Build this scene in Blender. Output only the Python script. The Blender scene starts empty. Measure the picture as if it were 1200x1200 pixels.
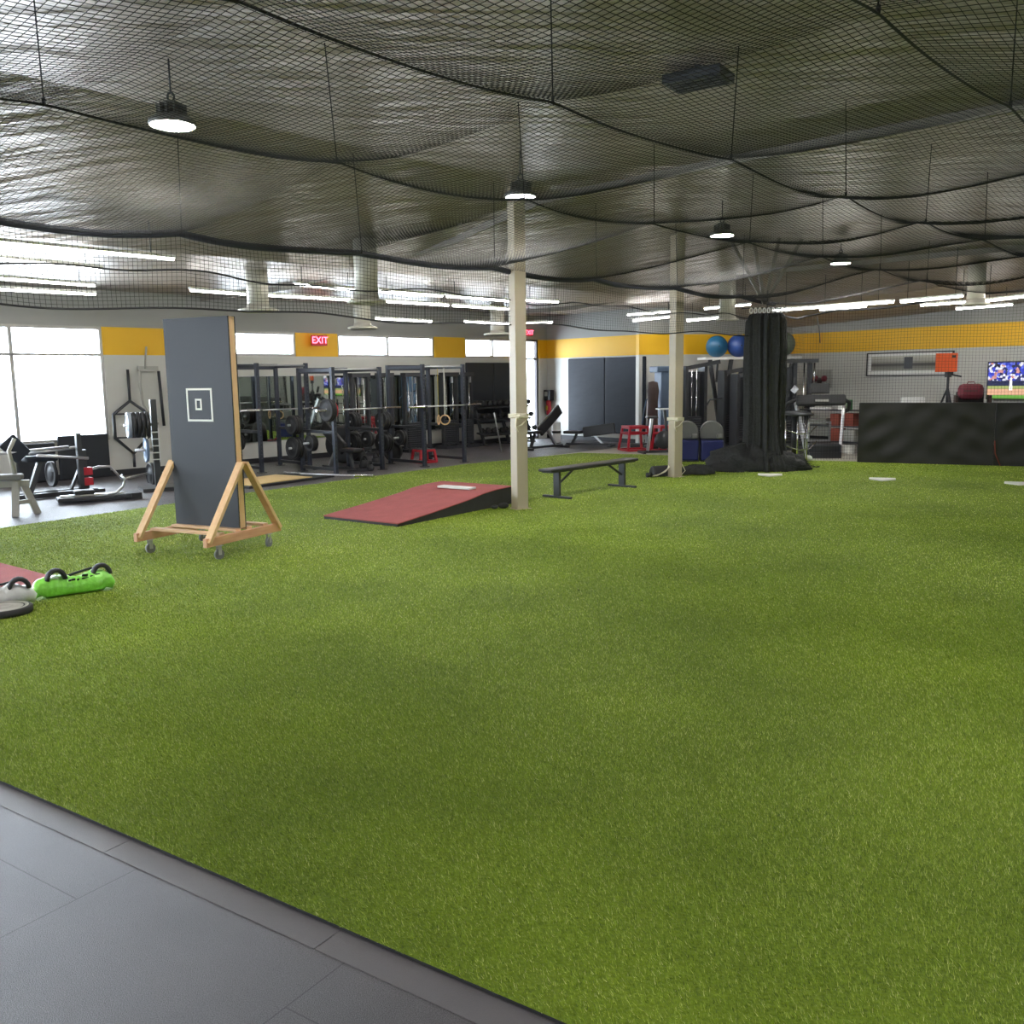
import bpy, bmesh, math, random
import numpy as np
from mathutils import Vector, Matrix
random.seed(7); rng = np.random.default_rng(7)
SC = bpy.context.scene
COL = SC.collection
R = math.radians

# ------------------------------------------------------------------ camera
EYE, FPX, PITCH, ROLL = 1.9, 1080.0, math.atan(158/1080), .014
_f = Vector((0, math.cos(PITCH), -math.sin(PITCH)))
_r0 = Vector((1, 0, 0)); _u0 = Vector((0, math.sin(PITCH), math.cos(PITCH)))
_u = _u0*math.cos(ROLL) + _r0*math.sin(ROLL)
_r = _r0*math.cos(ROLL) - _u0*math.sin(ROLL)
cd = bpy.data.cameras.new('camera'); cam = bpy.data.objects.new('camera', cd); COL.objects.link(cam)
cd.sensor_width = 36; cd.lens = 36*FPX/1200; cd.clip_end = 300; cd.clip_start = .05
cam.matrix_world = Matrix(((_r.x, _u.x, -_f.x, 0), (_r.y, _u.y, -_f.y, 0), (_r.z, _u.z, -_f.z, EYE), (0, 0, 0, 1)))
SC.camera = cam

def ray(px, py): return _f*FPX + _r*(px-600) - _u*(py-600)
def G(px, py, z=0.0):                       # the point of the level z seen at a pixel of the photograph
    d = ray(px, py); return Vector((0, 0, EYE)) + d*((z-EYE)/d.z)
def D(px, py, Y):                           # the point seen at a pixel, at distance Y into the hall
    d = ray(px, py); return Vector((0, 0, EYE)) + d*(Y/d.y)

# ------------------------------------------------------------------ sky, exposure, daylight portals
SC.view_settings.view_transform = 'Standard'; SC.view_settings.look = 'None'
SC.view_settings.gamma = 1; SC.view_settings.use_curve_mapping = False
SC.view_settings.exposure = 2.82
SC.cycles.use_denoising = True
SC.cycles.max_bounces = 8; SC.cycles.diffuse_bounces = 4; SC.cycles.glossy_bounces = 4
SC.cycles.transparent_max_bounces = 12; SC.cycles.caustics_reflective = False; SC.cycles.caustics_refractive = False
SC.cycles.sample_clamp_indirect = 6
wd = bpy.data.worlds.new('overcast_sky'); SC.world = wd; wd.use_nodes = True
bg = wd.node_tree.nodes['Background']; bg.inputs[0].default_value = (.78, .88, 1.0, 1); bg.inputs[1].default_value = 4.0
LAMP_HIGHBAY, LAMP_STRIP = 40.0, 6.0

# ------------------------------------------------------------------ mesh helpers
class MB:
    def __init__(s): s.v = []; s.f = []; s.sm = []; s.mi = []; s.m = 0
    def add(s, vs, fs, smooth=False):
        b = len(s.v); s.v += [tuple(v) for v in vs]
        for i, f in enumerate(fs):
            s.f.append(tuple(b+k for k in f)); s.sm.append(smooth if isinstance(smooth, bool) else smooth[i]); s.mi.append(s.m)
        return s
    def box(s, c, d, rz=0, M=None):
        x, y, z = d[0]/2, d[1]/2, d[2]/2
        vs = [Vector((a, b, e)) for e in (-z, z) for a, b in ((-x, -y), (x, -y), (x, y), (-x, y))]
        if M is None: M = Matrix.Rotation(rz, 3, 'Z')
        c = Vector(c)
        return s.add([c + M @ v for v in vs], [(3, 2, 1, 0), (4, 5, 6, 7), (0, 1, 5, 4), (1, 2, 6, 5), (2, 3, 7, 6), (3, 0, 4, 7)])
    def bar(s, a, b, w, h, up=(0, 0, 1)):
        a = Vector(a); b = Vector(b); z = (b-a); L = z.length; z.normalize(); up = Vector(up)
        if abs(z.dot(up)) > .95: up = Vector((0, 1, 0)) if abs(z.y) < .9 else Vector((1, 0, 0))
        x = up.cross(z).normalized(); y = z.cross(x)
        return s.box((a+b)/2, (w, h, L), M=Matrix((x, y, z)).transposed())
    def tube(s, pts, r, n=8, closed=False):
        P = [Vector(p) for p in pts]; N = len(P); vs = []; fs = []; sm = []; prev = None
        for i, p in enumerate(P):
            if closed: t = P[(i+1) % N] - P[i-1]
            else: t = P[min(i+1, N-1)] - P[max(i-1, 0)]
            t.normalize()
            if prev is None:
                q = Vector((0, 0, 1)) if abs(t.z) < .9 else Vector((1, 0, 0)); x = q.cross(t).normalized()
            else: x = (prev - t*prev.dot(t)).normalized()
            prev = x; y = t.cross(x); rr = r[i] if isinstance(r, (list, tuple)) else r
            for k in range(n):
                a = 2*math.pi*k/n; vs.append(p + x*math.cos(a)*rr + y*math.sin(a)*rr)
        for i in range(N if closed else N-1):
            j = (i+1) % N
            for k in range(n): fs.append((i*n+k, i*n+(k+1) % n, j*n+(k+1) % n, j*n+k)); sm.append(True)
        if not closed:
            fs.append(tuple(range(n-1, -1, -1))); sm.append(False); fs.append(tuple((N-1)*n+k for k in range(n))); sm.append(False)
        return s.add(vs, fs, sm)
    def cyl(s, a, b, r, n=20): return s.tube([a, b], r, n)
    def lathe(s, prof, c=(0, 0, 0), axis=(0, 0, 1), n=24, smooth=True, wob=None):
        az = Vector(axis).normalized(); q = Vector((1, 0, 0)) if abs(az.x) < .9 else Vector((0, 1, 0))
        x = az.cross(q).normalized(); y = az.cross(x); c = Vector(c); vs = []; fs = []; N = len(prof)
        for i, (r, h) in enumerate(prof):
            for k in range(n):
                a = 2*math.pi*k/n; rr = r if wob is None else wob(r, h, a, i)
                vs.append(c + az*h + x*math.cos(a)*rr + y*math.sin(a)*rr)
        for i in range(N-1):
            for k in range(n): fs.append((i*n+k, i*n+(k+1) % n, (i+1)*n+(k+1) % n, (i+1)*n+k))
        sm = [smooth]*len(fs)
        if prof[0][0] > 1e-5: fs.append(tuple(range(n-1, -1, -1))); sm.append(False)
        if prof[-1][0] > 1e-5: fs.append(tuple((N-1)*n+k for k in range(n))); sm.append(False)
        return s.add(vs, fs, sm)
    def ball(s, c, r, n=16, sq=(1, 1, 1)):
        b = len(s.v); s.lathe([(r*math.sin(math.pi*i/n)+1e-6, -r*math.cos(math.pi*i/n)) for i in range(n+1)], (0, 0, 0), n=n*2)
        c = Vector(c)
        for i in range(b, len(s.v)):
            v = s.v[i]; s.v[i] = (c.x+v[0]*sq[0], c.y+v[1]*sq[1], c.z+v[2]*sq[2])
        return s
    def prism(s, poly, z0, z1):                       # plan polygon pulled from z0 to z1
        n = len(poly); vs = [(p[0], p[1], z0) for p in poly] + [(p[0], p[1], z1) for p in poly]
        return s.add(vs, [tuple(range(n-1, -1, -1)), tuple(range(n, 2*n))] + [(i, (i+1) % n, n+(i+1) % n, n+i) for i in range(n)])
    def slab(s, poly, x0, x1):                        # side profile (y, z) pulled from x0 to x1
        n = len(poly); vs = [(x0, p[0], p[1]) for p in poly] + [(x1, p[0], p[1]) for p in poly]
        return s.add(vs, [tuple(range(n-1, -1, -1)), tuple(range(n, 2*n))] + [(i, (i+1) % n, n+(i+1) % n, n+i) for i in range(n)])
    def frame(s, x0, x1, z0, z1, w, y0, y1):          # upright rectangular ring in the xz plane
        s.box(((x0+x1)/2, (y0+y1)/2, z0+w/2), (x1-x0, y1-y0, w)); s.box(((x0+x1)/2, (y0+y1)/2, z1-w/2), (x1-x0, y1-y0, w))
        s.box((x0+w/2, (y0+y1)/2, (z0+z1)/2), (w, y1-y0, z1-z0-2*w)); s.box((x1-w/2, (y0+y1)/2, (z0+z1)/2), (w, y1-y0, z1-z0-2*w))
        return s
    def build(s, name, mats, parent=None, bevel=0, loc=None, rz=0):
        me = bpy.data.meshes.new(name); me.from_pydata(s.v, [], s.f)
        me.polygons.foreach_set('use_smooth', s.sm); me.polygons.foreach_set('material_index', s.mi)
        for m in (mats if isinstance(mats, (list, tuple)) else [mats]): me.materials.append(m)
        bm = bmesh.new(); bm.from_mesh(me); bmesh.ops.recalc_face_normals(bm, faces=bm.faces); bm.to_mesh(me); bm.free()
        o = bpy.data.objects.new(name, me); COL.objects.link(o)
        if parent: o.parent = parent
        if loc is not None: o.location = loc
        o.rotation_euler = (0, 0, rz)
        if bevel:
            b = o.modifiers.new('bevel', 'BEVEL'); b.width = bevel; b.segments = 2; b.limit_method = 'ANGLE'
        return o

def tag(o, label=None, cat=None, group=None, kind=None):
    if label: o['label'] = label
    if cat: o['category'] = cat
    if group: o['group'] = group
    if kind: o['kind'] = kind
    return o
def thing(name, label, cat, loc=(0, 0, 0), rz=0, group=None):
    o = bpy.data.objects.new(name, None); o.empty_display_size = .1; COL.objects.link(o)
    o.location = loc; o.rotation_euler = (0, 0, rz)
    return tag(o, label, cat, group)
def dup(root, loc, rz=0, label=None, group=None):
    kids = {}
    for o in COL.objects:
        if o.parent: kids.setdefault(o.parent.name, []).append(o)
    r = root.copy(); COL.objects.link(r); r.location = loc; r.rotation_euler = (0, 0, rz)
    if label: r['label'] = label
    if group: r['group'] = group
    for ch in kids.get(root.name, []):
        c = ch.copy(); COL.objects.link(c); c.parent = r
        for g in kids.get(ch.name, []):
            d = g.copy(); COL.objects.link(d); d.parent = c
    return r

# ------------------------------------------------------------------ materials
def lin(c):
    c = c/255; return c/12.92 if c <= .04045 else ((c+.055)/1.055)**2.4
def rgb(r, g, b): return (lin(r), lin(g), lin(b), 1)
def mat(name, col, rough=.5, metal=0, var=.12, scale=6, bump=0, bscale=60, spec=.5, emit=0, stretch=None, coat=0):
    m = bpy.data.materials.new(name); m.use_nodes = True; nt = m.node_tree; n = nt.nodes; p = n['Principled BSDF']
    p.inputs['Roughness'].default_value = rough; p.inputs['Metallic'].default_value = metal
    p.inputs['Specular IOR Level'].default_value = spec
    if coat: p.inputs['Coat Weight'].default_value = coat
    tc = n.new('ShaderNodeTexCoord'); src = tc.outputs['Object']
    if stretch:
        mp = n.new('ShaderNodeMapping'); mp.inputs['Scale'].default_value = stretch; nt.links.new(src, mp.inputs[0]); src = mp.outputs[0]
    nz = n.new('ShaderNodeTexNoise'); nz.inputs['Scale'].default_value = scale; nz.inputs['Detail'].default_value = 3
    nt.links.new(src, nz.inputs['Vector'])
    mx = n.new('ShaderNodeMix'); mx.data_type = 'RGBA'
    mx.inputs['A'].default_value = tuple(max(0, c*(1-var)) for c in col[:3]) + (1,)
    mx.inputs['B'].default_value = tuple(min(1, c*(1+var)) for c in col[:3]) + (1,)
    nt.links.new(nz.outputs['Fac'], mx.inputs['Factor']); nt.links.new(mx.outputs['Result'], p.inputs['Base Color'])
    if bump:
        b2 = n.new('ShaderNodeTexNoise'); b2.inputs['Scale'].default_value = bscale; nt.links.new(src, b2.inputs['Vector'])
        bp = n.new('ShaderNodeBump'); bp.inputs['Strength'].default_value = bump; bp.inputs['Distance'].default_value = .02
        nt.links.new(b2.outputs['Fac'], bp.inputs['Height']); nt.links.new(bp.outputs[0], p.inputs['Normal'])
    if emit:
        p.inputs['Emission Color'].default_value = col; p.inputs['Emission Strength'].default_value = emit
    return m
M = {}
M['black_metal'] = mat('black_metal', rgb(52, 53, 57), .42, .0, .15)
M['dark_metal'] = mat('dark_metal', rgb(62, 64, 68), .4, .4)
M['blue_metal'] = mat('blue_metal', rgb(56, 60, 72), .38, .2)
M['plate_face'] = mat('plate_face', rgb(150, 158, 172), .45, 0)
M['hole'] = mat('hole', rgb(82, 86, 98), .5)
M['silver'] = mat('silver', rgb(205, 205, 208), .3, .85, .05)
M['chrome'] = mat('chrome', rgb(225, 225, 228), .15, 1, .03)
M['grey_paint'] = mat('grey_paint', rgb(170, 168, 160), .4, 0)
M['black_vinyl'] = mat('black_vinyl', rgb(40, 40, 42), .38, 0, .1, 4, .35, 3)
M['wrinkled_vinyl'] = mat('wrinkled_vinyl', rgb(34, 33, 30), .6, 0, .1, 4, .35, 1.6, stretch=(1.2, 1, 2.2))
M['slate_vinyl'] = mat('slate_vinyl', rgb(40, 45, 54), .6, 0, .08, 4, .8, 2.2, spec=.25, stretch=(1, 1, 2.5))
M['board_black'] = mat('board_black', rgb(42, 45, 50), .5, 0, .12, 1.5, .05, 80, spec=.35)
M['rubber_black'] = mat('rubber_black', rgb(38, 38, 40), .6, 0, .15)
M['white_tape'] = mat('white_tape', rgb(225, 225, 215), .6, 0, .05)
M['white_paint'] = mat('white_paint', rgb(236, 236, 232), .5, 0, .03)
M['white_plastic'] = mat('white_plastic', rgb(240, 240, 240), .35, 0, .02)
M['red_paint'] = mat('red_paint', rgb(190, 34, 50), .4, 0, .1)
M['orange'] = mat('orange', rgb(226, 92, 40), .55, 0, .06)
M['maroon'] = mat('maroon', rgb(112, 34, 48), .6, 0, .15)
M['navy'] = mat('navy', rgb(36, 42, 100), .5, 0, .1)
M['slate_blue'] = mat('slate_blue', rgb(92, 112, 138), .5, 0, .08)
M['grey_pad'] = mat('grey_pad', rgb(112, 112, 108), .6, 0, .1)
M['brown'] = mat('brown', rgb(70, 54, 52), .7, 0, .2)
M['rust_box'] = mat('rust_box', rgb(134, 62, 46), .7, 0, .2)
M['ball_teal'] = mat('ball_teal', rgb(24, 84, 118), .4, 0, .1)
M['ball_blue'] = mat('ball_blue', rgb(44, 72, 136), .4, 0, .1)
M['ball_green'] = mat('ball_green', rgb(104, 116, 96), .45, 0, .1)
M['lime'] = mat('lime', rgb(150, 236, 92), .35, 0, .2, 14, .5, 22, coat=.3)
M['clear_vinyl'] = mat('clear_vinyl', rgb(214, 214, 214), .25, 0, .1, 14, .4, 22, coat=.4)
M['rope'] = mat('rope', rgb(222, 214, 192), .8, 0, .15, 60)
M['black_cord'] = mat('black_cord', rgb(34, 34, 38), .7, 0, .2, 40)
M['navy_cord'] = mat('navy_cord', rgb(44, 46, 58), .7, 0, .2, 40)
M['net'] = mat('net', rgb(34, 34, 34), .7, 0, .2, 20, spec=.3)
M['net_cloth'] = mat('net_cloth', rgb(56, 57, 57), .75, 0, .35, 16, .9, 40, spec=.25)
M['clay_red'] = mat('clay_red', rgb(172, 86, 84), .85, 0, .22, 5, .5, 160)
M['mound_side'] = mat('mound_side', rgb(46, 46, 46), .7, 0, .2)
M['pole_cream'] = mat('pole_cream', rgb(176, 164, 142), .45, 0, .05, 3)
M['white_wall'] = mat('white_wall', rgb(204, 203, 196), .6, 0, .03, 1.2)
M['yellow_wall'] = mat('yellow_wall', rgb(240, 186, 30), .55, 0, .04, 1.2)
M['grey_wall'] = mat('grey_wall', rgb(160, 160, 156), .7, 0, .05, 1.2)
M['dark_base'] = mat('dark_base', rgb(40, 40, 44), .5, 0)
M['frame_alu'] = mat('frame_alu', rgb(176, 172, 168), .4, .3)
M['frame_dark'] = mat('frame_dark', rgb(70, 64, 66), .4, .3)
M['concrete'] = mat('concrete', rgb(170, 166, 156), .5, 0, .08, 2)
M['duct'] = mat('duct', rgb(196, 192, 178), .5, .2, .06)
M['housing'] = mat('housing', rgb(120, 120, 116), .45, .3)
M['purlin'] = mat('purlin', rgb(140, 134, 124), .6, .1, .1)
M['yellow_tag'] = mat('yellow_tag', rgb(214, 190, 60), .6)
M['green_thing'] = mat('green_thing', rgb(60, 120, 74), .6)
M['printed_black'] = mat('printed_black', rgb(26, 36, 26), .5)
M['lamp_hot'] = mat('lamp_hot', (1, .97, .92, 1), .4, emit=LAMP_HIGHBAY, var=0)
M['lamp_strip'] = mat('lamp_strip', (1, .98, .95, 1), .4, emit=LAMP_STRIP, var=0)
M['exit_red'] = mat('exit_red', (1, .06, .1, 1), .4, emit=1.6, var=0)
M['sign_face'] = mat('sign_face', rgb(110, 26, 34), .5, emit=.25, var=0)
M['mirror'] = mat('mirror', rgb(205, 212, 205), .02, 1, .01)
# pine timber with grain along z of each member
def wood(name, c1, c2, stretch):
    m = mat(name, c1, .55); nt = m.node_tree; n = nt.nodes; mx = [x for x in n if x.type == 'MIX'][0]; nz = [x for x in n if x.type == 'TEX_NOISE'][0]
    mx.inputs['A'].default_value = c1; mx.inputs['B'].default_value = c2; nz.inputs['Scale'].default_value = 5; nz.inputs['Detail'].default_value = 6
    mp = n.new('ShaderNodeMapping'); mp.inputs['Scale'].default_value = stretch; tc = [x for x in n if x.type == 'TEX_COORD'][0]
    nt.links.new(tc.outputs['Object'], mp.inputs[0]); nt.links.new(mp.outputs[0], nz.inputs['Vector']); return m
M['pine'] = wood('pine', rgb(206, 160, 112), rgb(240, 208, 164), (5, 5, 1.0))
M['pine_rail'] = wood('pine_rail', rgb(200, 152, 112), rgb(236, 200, 160), (1, 6, 6))
M['pine_deep'] = wood('pine_deep', rgb(196, 136, 104), rgb(230, 184, 146), (6, 1, 6))
M['platform_wood'] = wood('platform_wood', rgb(200, 160, 96), rgb(236, 208, 150), (6, 1, 6))
def glass():
    m = bpy.data.materials.new('window_glass'); m.use_nodes = True; nt = m.node_tree; n = nt.nodes; n.clear()
    o = n.new('ShaderNodeOutputMaterial'); mx = n.new('ShaderNodeMixShader'); t = n.new('ShaderNodeBsdfTransparent'); g = n.new('ShaderNodeBsdfGlossy')
    t.inputs[0].default_value = (.97, .98, .98, 1); g.inputs['Roughness'].default_value = .03
    fr = n.new('ShaderNodeFresnel'); fr.inputs[0].default_value = 1.3
    nt.links.new(fr.outputs[0], mx.inputs[0]); nt.links.new(t.outputs[0], mx.inputs[1]); nt.links.new(g.outputs[0], mx.inputs[2]); nt.links.new(mx.outputs[0], o.inputs[0]); return m
M['glass'] = glass()

EDGE_A, EDGE_B = G(0, 917), G(655, 1200)
EDGE_ANG = math.atan2(EDGE_B.y-EDGE_A.y, EDGE_B.x-EDGE_A.x)
def rubber_floor():
    m = mat('rubber_floor', rgb(90, 86, 89), .44, 0, .1, 3, .35, 300, spec=.4); nt = m.node_tree; n = nt.nodes; p = n['Principled BSDF']
    tc = n.new('ShaderNodeTexCoord'); mp = n.new('ShaderNodeMapping'); mp.inputs['Rotation'].default_value = (0, 0, R(90)-EDGE_ANG); mp.inputs['Location'].default_value = (1.75, 3.13, 0)
    nt.links.new(tc.outputs['Object'], mp.inputs[0])
    br = n.new('ShaderNodeTexBrick'); br.inputs['Scale'].default_value = 1; br.inputs['Brick Width'].default_value = 1.22; br.inputs['Row Height'].default_value = 1.11
    br.inputs['Mortar Size'].default_value = .003; br.inputs['Mortar Smooth'].default_value = .2; br.offset = .5
    br.inputs['Color1'].default_value = (1, 1, 1, 1); br.inputs['Color2'].default_value = (.9, .9, .9, 1); br.inputs['Mortar'].default_value = (.45, .45, .45, 1)
    nt.links.new(mp.outputs[0], br.inputs['Vector'])
    sp = n.new('ShaderNodeTexNoise'); sp.inputs['Scale'].default_value = 260; sp.inputs['Detail'].default_value = 2; nt.links.new(tc.outputs['Object'], sp.inputs['Vector'])
    cr = n.new('ShaderNodeValToRGB'); cr.color_ramp.elements[0].position = .35; cr.color_ramp.elements[0].color = (.55, .55, .55, 1); cr.color_ramp.elements[1].position = .68; cr.color_ramp.elements[1].color = (1.4, 1.4, 1.4, 1)
    nt.links.new(sp.outputs['Fac'], cr.inputs[0])
    # worn blotches scuffed into the tiles
    bl = n.new('ShaderNodeTexNoise'); bl.inputs['Scale'].default_value = .9; bl.inputs['Detail'].default_value = 4; nt.links.new(tc.outputs['Object'], bl.inputs['Vector'])
    c2 = n.new('ShaderNodeValToRGB'); c2.color_ramp.elements[0].position = .36; c2.color_ramp.elements[0].color = (.78, .77, .78, 1); c2.color_ramp.elements[1].position = .6; c2.color_ramp.elements[1].color = (1.08, 1.05, 1.04, 1)
    nt.links.new(bl.outputs['Fac'], c2.inputs[0])
    base = [x for x in n if x.type == 'MIX'][0].outputs['Result']
    for t in (br.outputs['Color'], cr.outputs['Color'], c2.outputs['Color']):
        q = n.new('ShaderNodeMix'); q.data_type = 'RGBA'; q.blend_type = 'MULTIPLY'; q.inputs['Factor'].default_value = 1
        nt.links.new(base, q.inputs['A']); nt.links.new(t, q.inputs['B']); base = q.outputs['Result']
    nt.links.new(base, p.inputs['Base Color']); return m
M['rubber_floor'] = rubber_floor()
def grass_mat(name, blades):
    m = mat(name, rgb(110, 140, 40), .45 if blades else .8, 0, .1, 2); nt = m.node_tree; n = nt.nodes; p = n['Principled BSDF']
    tc = n.new('ShaderNodeTexCoord')
    cr = n.new('ShaderNodeValToRGB'); e = cr.color_ramp.elements
    e[0].position = 0; e[0].color = rgb(70, 92, 10) if blades else rgb(118, 146, 24); e[1].position = 1; e[1].color = rgb(240, 240, 172)
    for q, c in ((.35, rgb(128, 156, 20)), (.7, rgb(160, 187, 48)), (.92, rgb(206, 218, 112))):
        x = e.new(q); x.color = c
    if blades:
        gi = n.new('ShaderNodeNewGeometry'); nt.links.new(gi.outputs['Random Per Island'], cr.inputs[0])
    else:
        f1 = n.new('ShaderNodeTexNoise'); f1.inputs['Scale'].default_value = 70; f1.inputs['Detail'].default_value = 4
        nt.links.new(tc.outputs['Object'], f1.inputs['Vector']); nt.links.new(f1.outputs['Fac'], cr.inputs[0])
        b = n.new('ShaderNodeBump'); b.inputs['Strength'].default_value = .8; b.inputs['Distance'].default_value = .02
        nt.links.new(f1.outputs['Fac'], b.inputs['Height']); nt.links.new(b.outputs[0], p.inputs['Normal'])
    # swathes where the pile is combed another way or worn
    lo = n.new('ShaderNodeTexNoise'); lo.inputs['Scale'].default_value = .55; lo.inputs['Detail'].default_value = 5; nt.links.new(tc.outputs['Object'], lo.inputs['Vector'])
    c2 = n.new('ShaderNodeValToRGB'); c2.color_ramp.elements[0].position = .34; kb = 1 if blades else .72; c2.color_ramp.elements[0].color = (.78*kb, .8*kb, .7*kb, 1); c2.color_ramp.elements[1].position = .68; c2.color_ramp.elements[1].color = (1.2*kb, 1.16*kb, 1.24*kb, 1)
    nt.links.new(lo.outputs['Fac'], c2.inputs[0])
    q = n.new('ShaderNodeMix'); q.data_type = 'RGBA'; q.blend_type = 'MULTIPLY'; q.inputs['Factor'].default_value = 1
    nt.links.new(cr.outputs[0], q.inputs['A']); nt.links.new(c2.outputs[0], q.inputs['B']); nt.links.new(q.outputs['Result'], p.inputs['Base Color'])
    return m
M['turf'] = grass_mat('turf', False); M['blade'] = grass_mat('blade', True)
def foil():
    m = mat('ceiling_foil', rgb(158, 147, 135), .38, .3, .12, .7); nt = m.node_tree; n = nt.nodes; p = n['Principled BSDF']
    tc = n.new('ShaderNodeTexCoord'); v = n.new('ShaderNodeTexNoise'); v.inputs['Scale'].default_value = 1.6; v.inputs['Detail'].default_value = 5
    mp = n.new('ShaderNodeMapping'); mp.inputs['Rotation'].default_value = (0, 0, -R(46)); mp.inputs['Scale'].default_value = (.6, 2.5, 1)
    nt.links.new(tc.outputs['Object'], mp.inputs[0]); nt.links.new(mp.outputs[0], v.inputs['Vector'])
    b = n.new('ShaderNodeBump'); b.inputs['Strength'].default_value = .55; b.inputs['Distance'].default_value = .14
    nt.links.new(v.outputs['Fac'], b.inputs['Height']); nt.links.new(b.outputs[0], p.inputs['Normal']); return m
M['foil'] = foil()

# ------------------------------------------------------------------ the setting
WA, WB = Vector((-9.7, 17.3, 0)), Vector((1.15, 29.0, 0))          # window wall
B1, B2, B3 = Vector((3.75, 25.8, 0)), Vector((8.2, 27.2, 0)), Vector((14.4, 18.2, 0))   # back wall with its step
class Wall:
    def __init__(s, a, b):
        s.a, s.d = a, (b-a).normalized(); s.L = (b-a).length; s.ang = math.atan2(s.d.y, s.d.x); s.nrm = Vector((s.d.y, -s.d.x, 0))
    def at(s, t, n=0, z=0): return s.a + s.d*t + s.nrm*n + Vector((0, 0, z))       # n metres into the room
    def hit(s, px, py, n=0):                                                         # (t, z) where a pixel's ray meets the wall
        d = ray(px, py); o = Vector((0, 0, EYE)); k = (s.a + s.nrm*n - o).dot(s.nrm)/d.dot(s.nrm); q = o + d*k
        return (q-s.a).dot(s.d), q.z
WW = Wall(WA, WB); W1 = Wall(WB, B1); W2 = Wall(B1, B2); W3 = Wall(B2, B3)
CEIL = 4.55
def ceil_z(x, y):                                                    # low hipped roof, lowest along the outer walls
    u, v = x*WW.d.x + y*WW.d.y, x*WW.nrm.x + y*WW.nrm.y
    return min(CEIL, max(3.74, 3.74 + (v+12.8)*.2), 3.8 + (21.8-u)*.16)
def wall(name, W, t0, t1, holes=(), stripe=(2.46, 3.02), ceil=4.0, th=.2, up_t=None):
    ts = sorted({t0, t1} | {h[0] for h in holes} | {h[1] for h in holes}); zs = sorted({0, ceil, stripe[0], stripe[1]} | {h[2] for h in holes} | {h[3] for h in holes})
    m = MB()
    for a, b in zip(ts, ts[1:]):
        for c, d in zip(zs, zs[1:]):
            mt, mz = (a+b)/2, (c+d)/2
            if any(h[0] < mt < h[1] and h[2] < mz < h[3] for h in holes): continue
            m.m = 1 if stripe[0] < mz < stripe[1] else (2 if mz > stripe[1] else 0)
            m.box((mt, th/2, mz), (b-a, th, d-c))
    o = m.build(name, [M['white_wall'], M['yellow_wall'], M['grey_wall']], loc=W.a, rz=W.ang); o['kind'] = 'structure'; return o
# floor of dark rubber tiles under everything, turf laid over it
room = [WW.at(-15), WA, WB, B1, B2, W3.at(W3.L+8), Vector((20, -9, 0)), Vector((-14, -9, 0))]
o = MB().prism([(p.x, p.y) for p in room], -.2, 0).build('floor', M['rubber_floor']); o['kind'] = 'structure'
TURF = [G(-330, 776), EDGE_A, EDGE_B, Vector((3.2, .45, 0)), Vector((16, -2, 0)), Vector((17, 14, 0)), G(1250, 549), G(1163, 546), G(1005, 541.5), G(934, 540),
        G(870, 539), G(780, 534), G(680, 531), G(542, 545), G(300, 577), G(0, 620), G(-200, 650)]
TURF[0] = EDGE_A + (EDGE_A-EDGE_B)*1.9
TURF[3] = EDGE_B + (EDGE_B-EDGE_A)*1.2
m = MB().prism([(p.x, p.y) for p in TURF], .001, .012); m.mi[2:] = [1]*(len(m.mi)-2); o = m.build('floor_turf', [M['turf'], M['rubber_black']]); o['kind'] = 'structure'
cp = [G(602, 539), G(680, 531.5), G(780, 534.5), G(934, 540.5), G(1005, 542), Vector((9, 24, 0)), Vector((4.2, 25.6, 0)), G(757, 521)]
o = MB().prism([(p.x, p.y) for p in cp], .0005, .005).build('floor_concrete', M['concrete']); o['kind'] = 'structure'
nE = Vector((math.sin(EDGE_ANG), -math.cos(EDGE_ANG), 0)); ea, eb = EDGE_A + (EDGE_A-EDGE_B)*1.2, EDGE_B + (EDGE_B-EDGE_A)*.8
m = MB()
dE = (eb-ea).normalized(); Ls = (eb-ea).length; t = 0
while t < Ls:
    e = min(t+1.2, Ls); a, b = ea+dE*(t+.003), ea+dE*(e-.003)
    m.prism([(q.x, q.y) for q in (a+nE*.005, a+nE*.13, b+nE*.13, b+nE*.005)], .0005, .0015); t = e
strip_mat = mat('rubber_strip', rgb(100, 96, 99), .5, 0, .1, 3, .2, 300)
o = m.build('trim_1', strip_mat); o['kind'] = 'structure'
# ceiling, beams
m = MB(); nu, nv = 40, 30; us_ = [-14+1.025*i for i in range(nu+1)]; vs_ = [-22+2.3*j for j in range(5)] + [-11.8+1.0*j for j in range(1, 4)] + [-8+24*j/(nv-6) for j in range(nv-5)]; nv = len(vs_)-1; pv = []
for dz in (0, .2):
    for a in us_:
        for b in vs_:
            q = WW.d*a + WW.nrm*b; pv.append((q.x, q.y, ceil_z(q.x, q.y)+dz))
K = (nu+1)*(nv+1); I = lambda i, j, k=0: k*K + i*(nv+1) + j
fs = [(I(i, j), I(i, j+1), I(i+1, j+1), I(i+1, j)) for i in range(nu) for j in range(nv)] + [(I(i, j, 1), I(i+1, j, 1), I(i+1, j+1, 1), I(i, j+1, 1)) for i in range(nu) for j in range(nv)]
for i in range(nu): fs += [(I(i, 0), I(i+1, 0), I(i+1, 0, 1), I(i, 0, 1)), (I(i, nv), I(i, nv, 1), I(i+1, nv, 1), I(i+1, nv))]
for j in range(nv): fs += [(I(0, j), I(0, j, 1), I(0, j+1, 1), I(0, j+1)), (I(nu, j), I(nu, j+1), I(nu, j+1, 1), I(nu, j, 1))]
o = m.add(pv, fs).build('ceiling', M['foil']); o['kind'] = 'structure'
WD, WN = WW.d, WW.nrm
def beam_obj(name, mb): b = mb.build(name, M['purlin']); b['kind'] = 'structure'; return b
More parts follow.
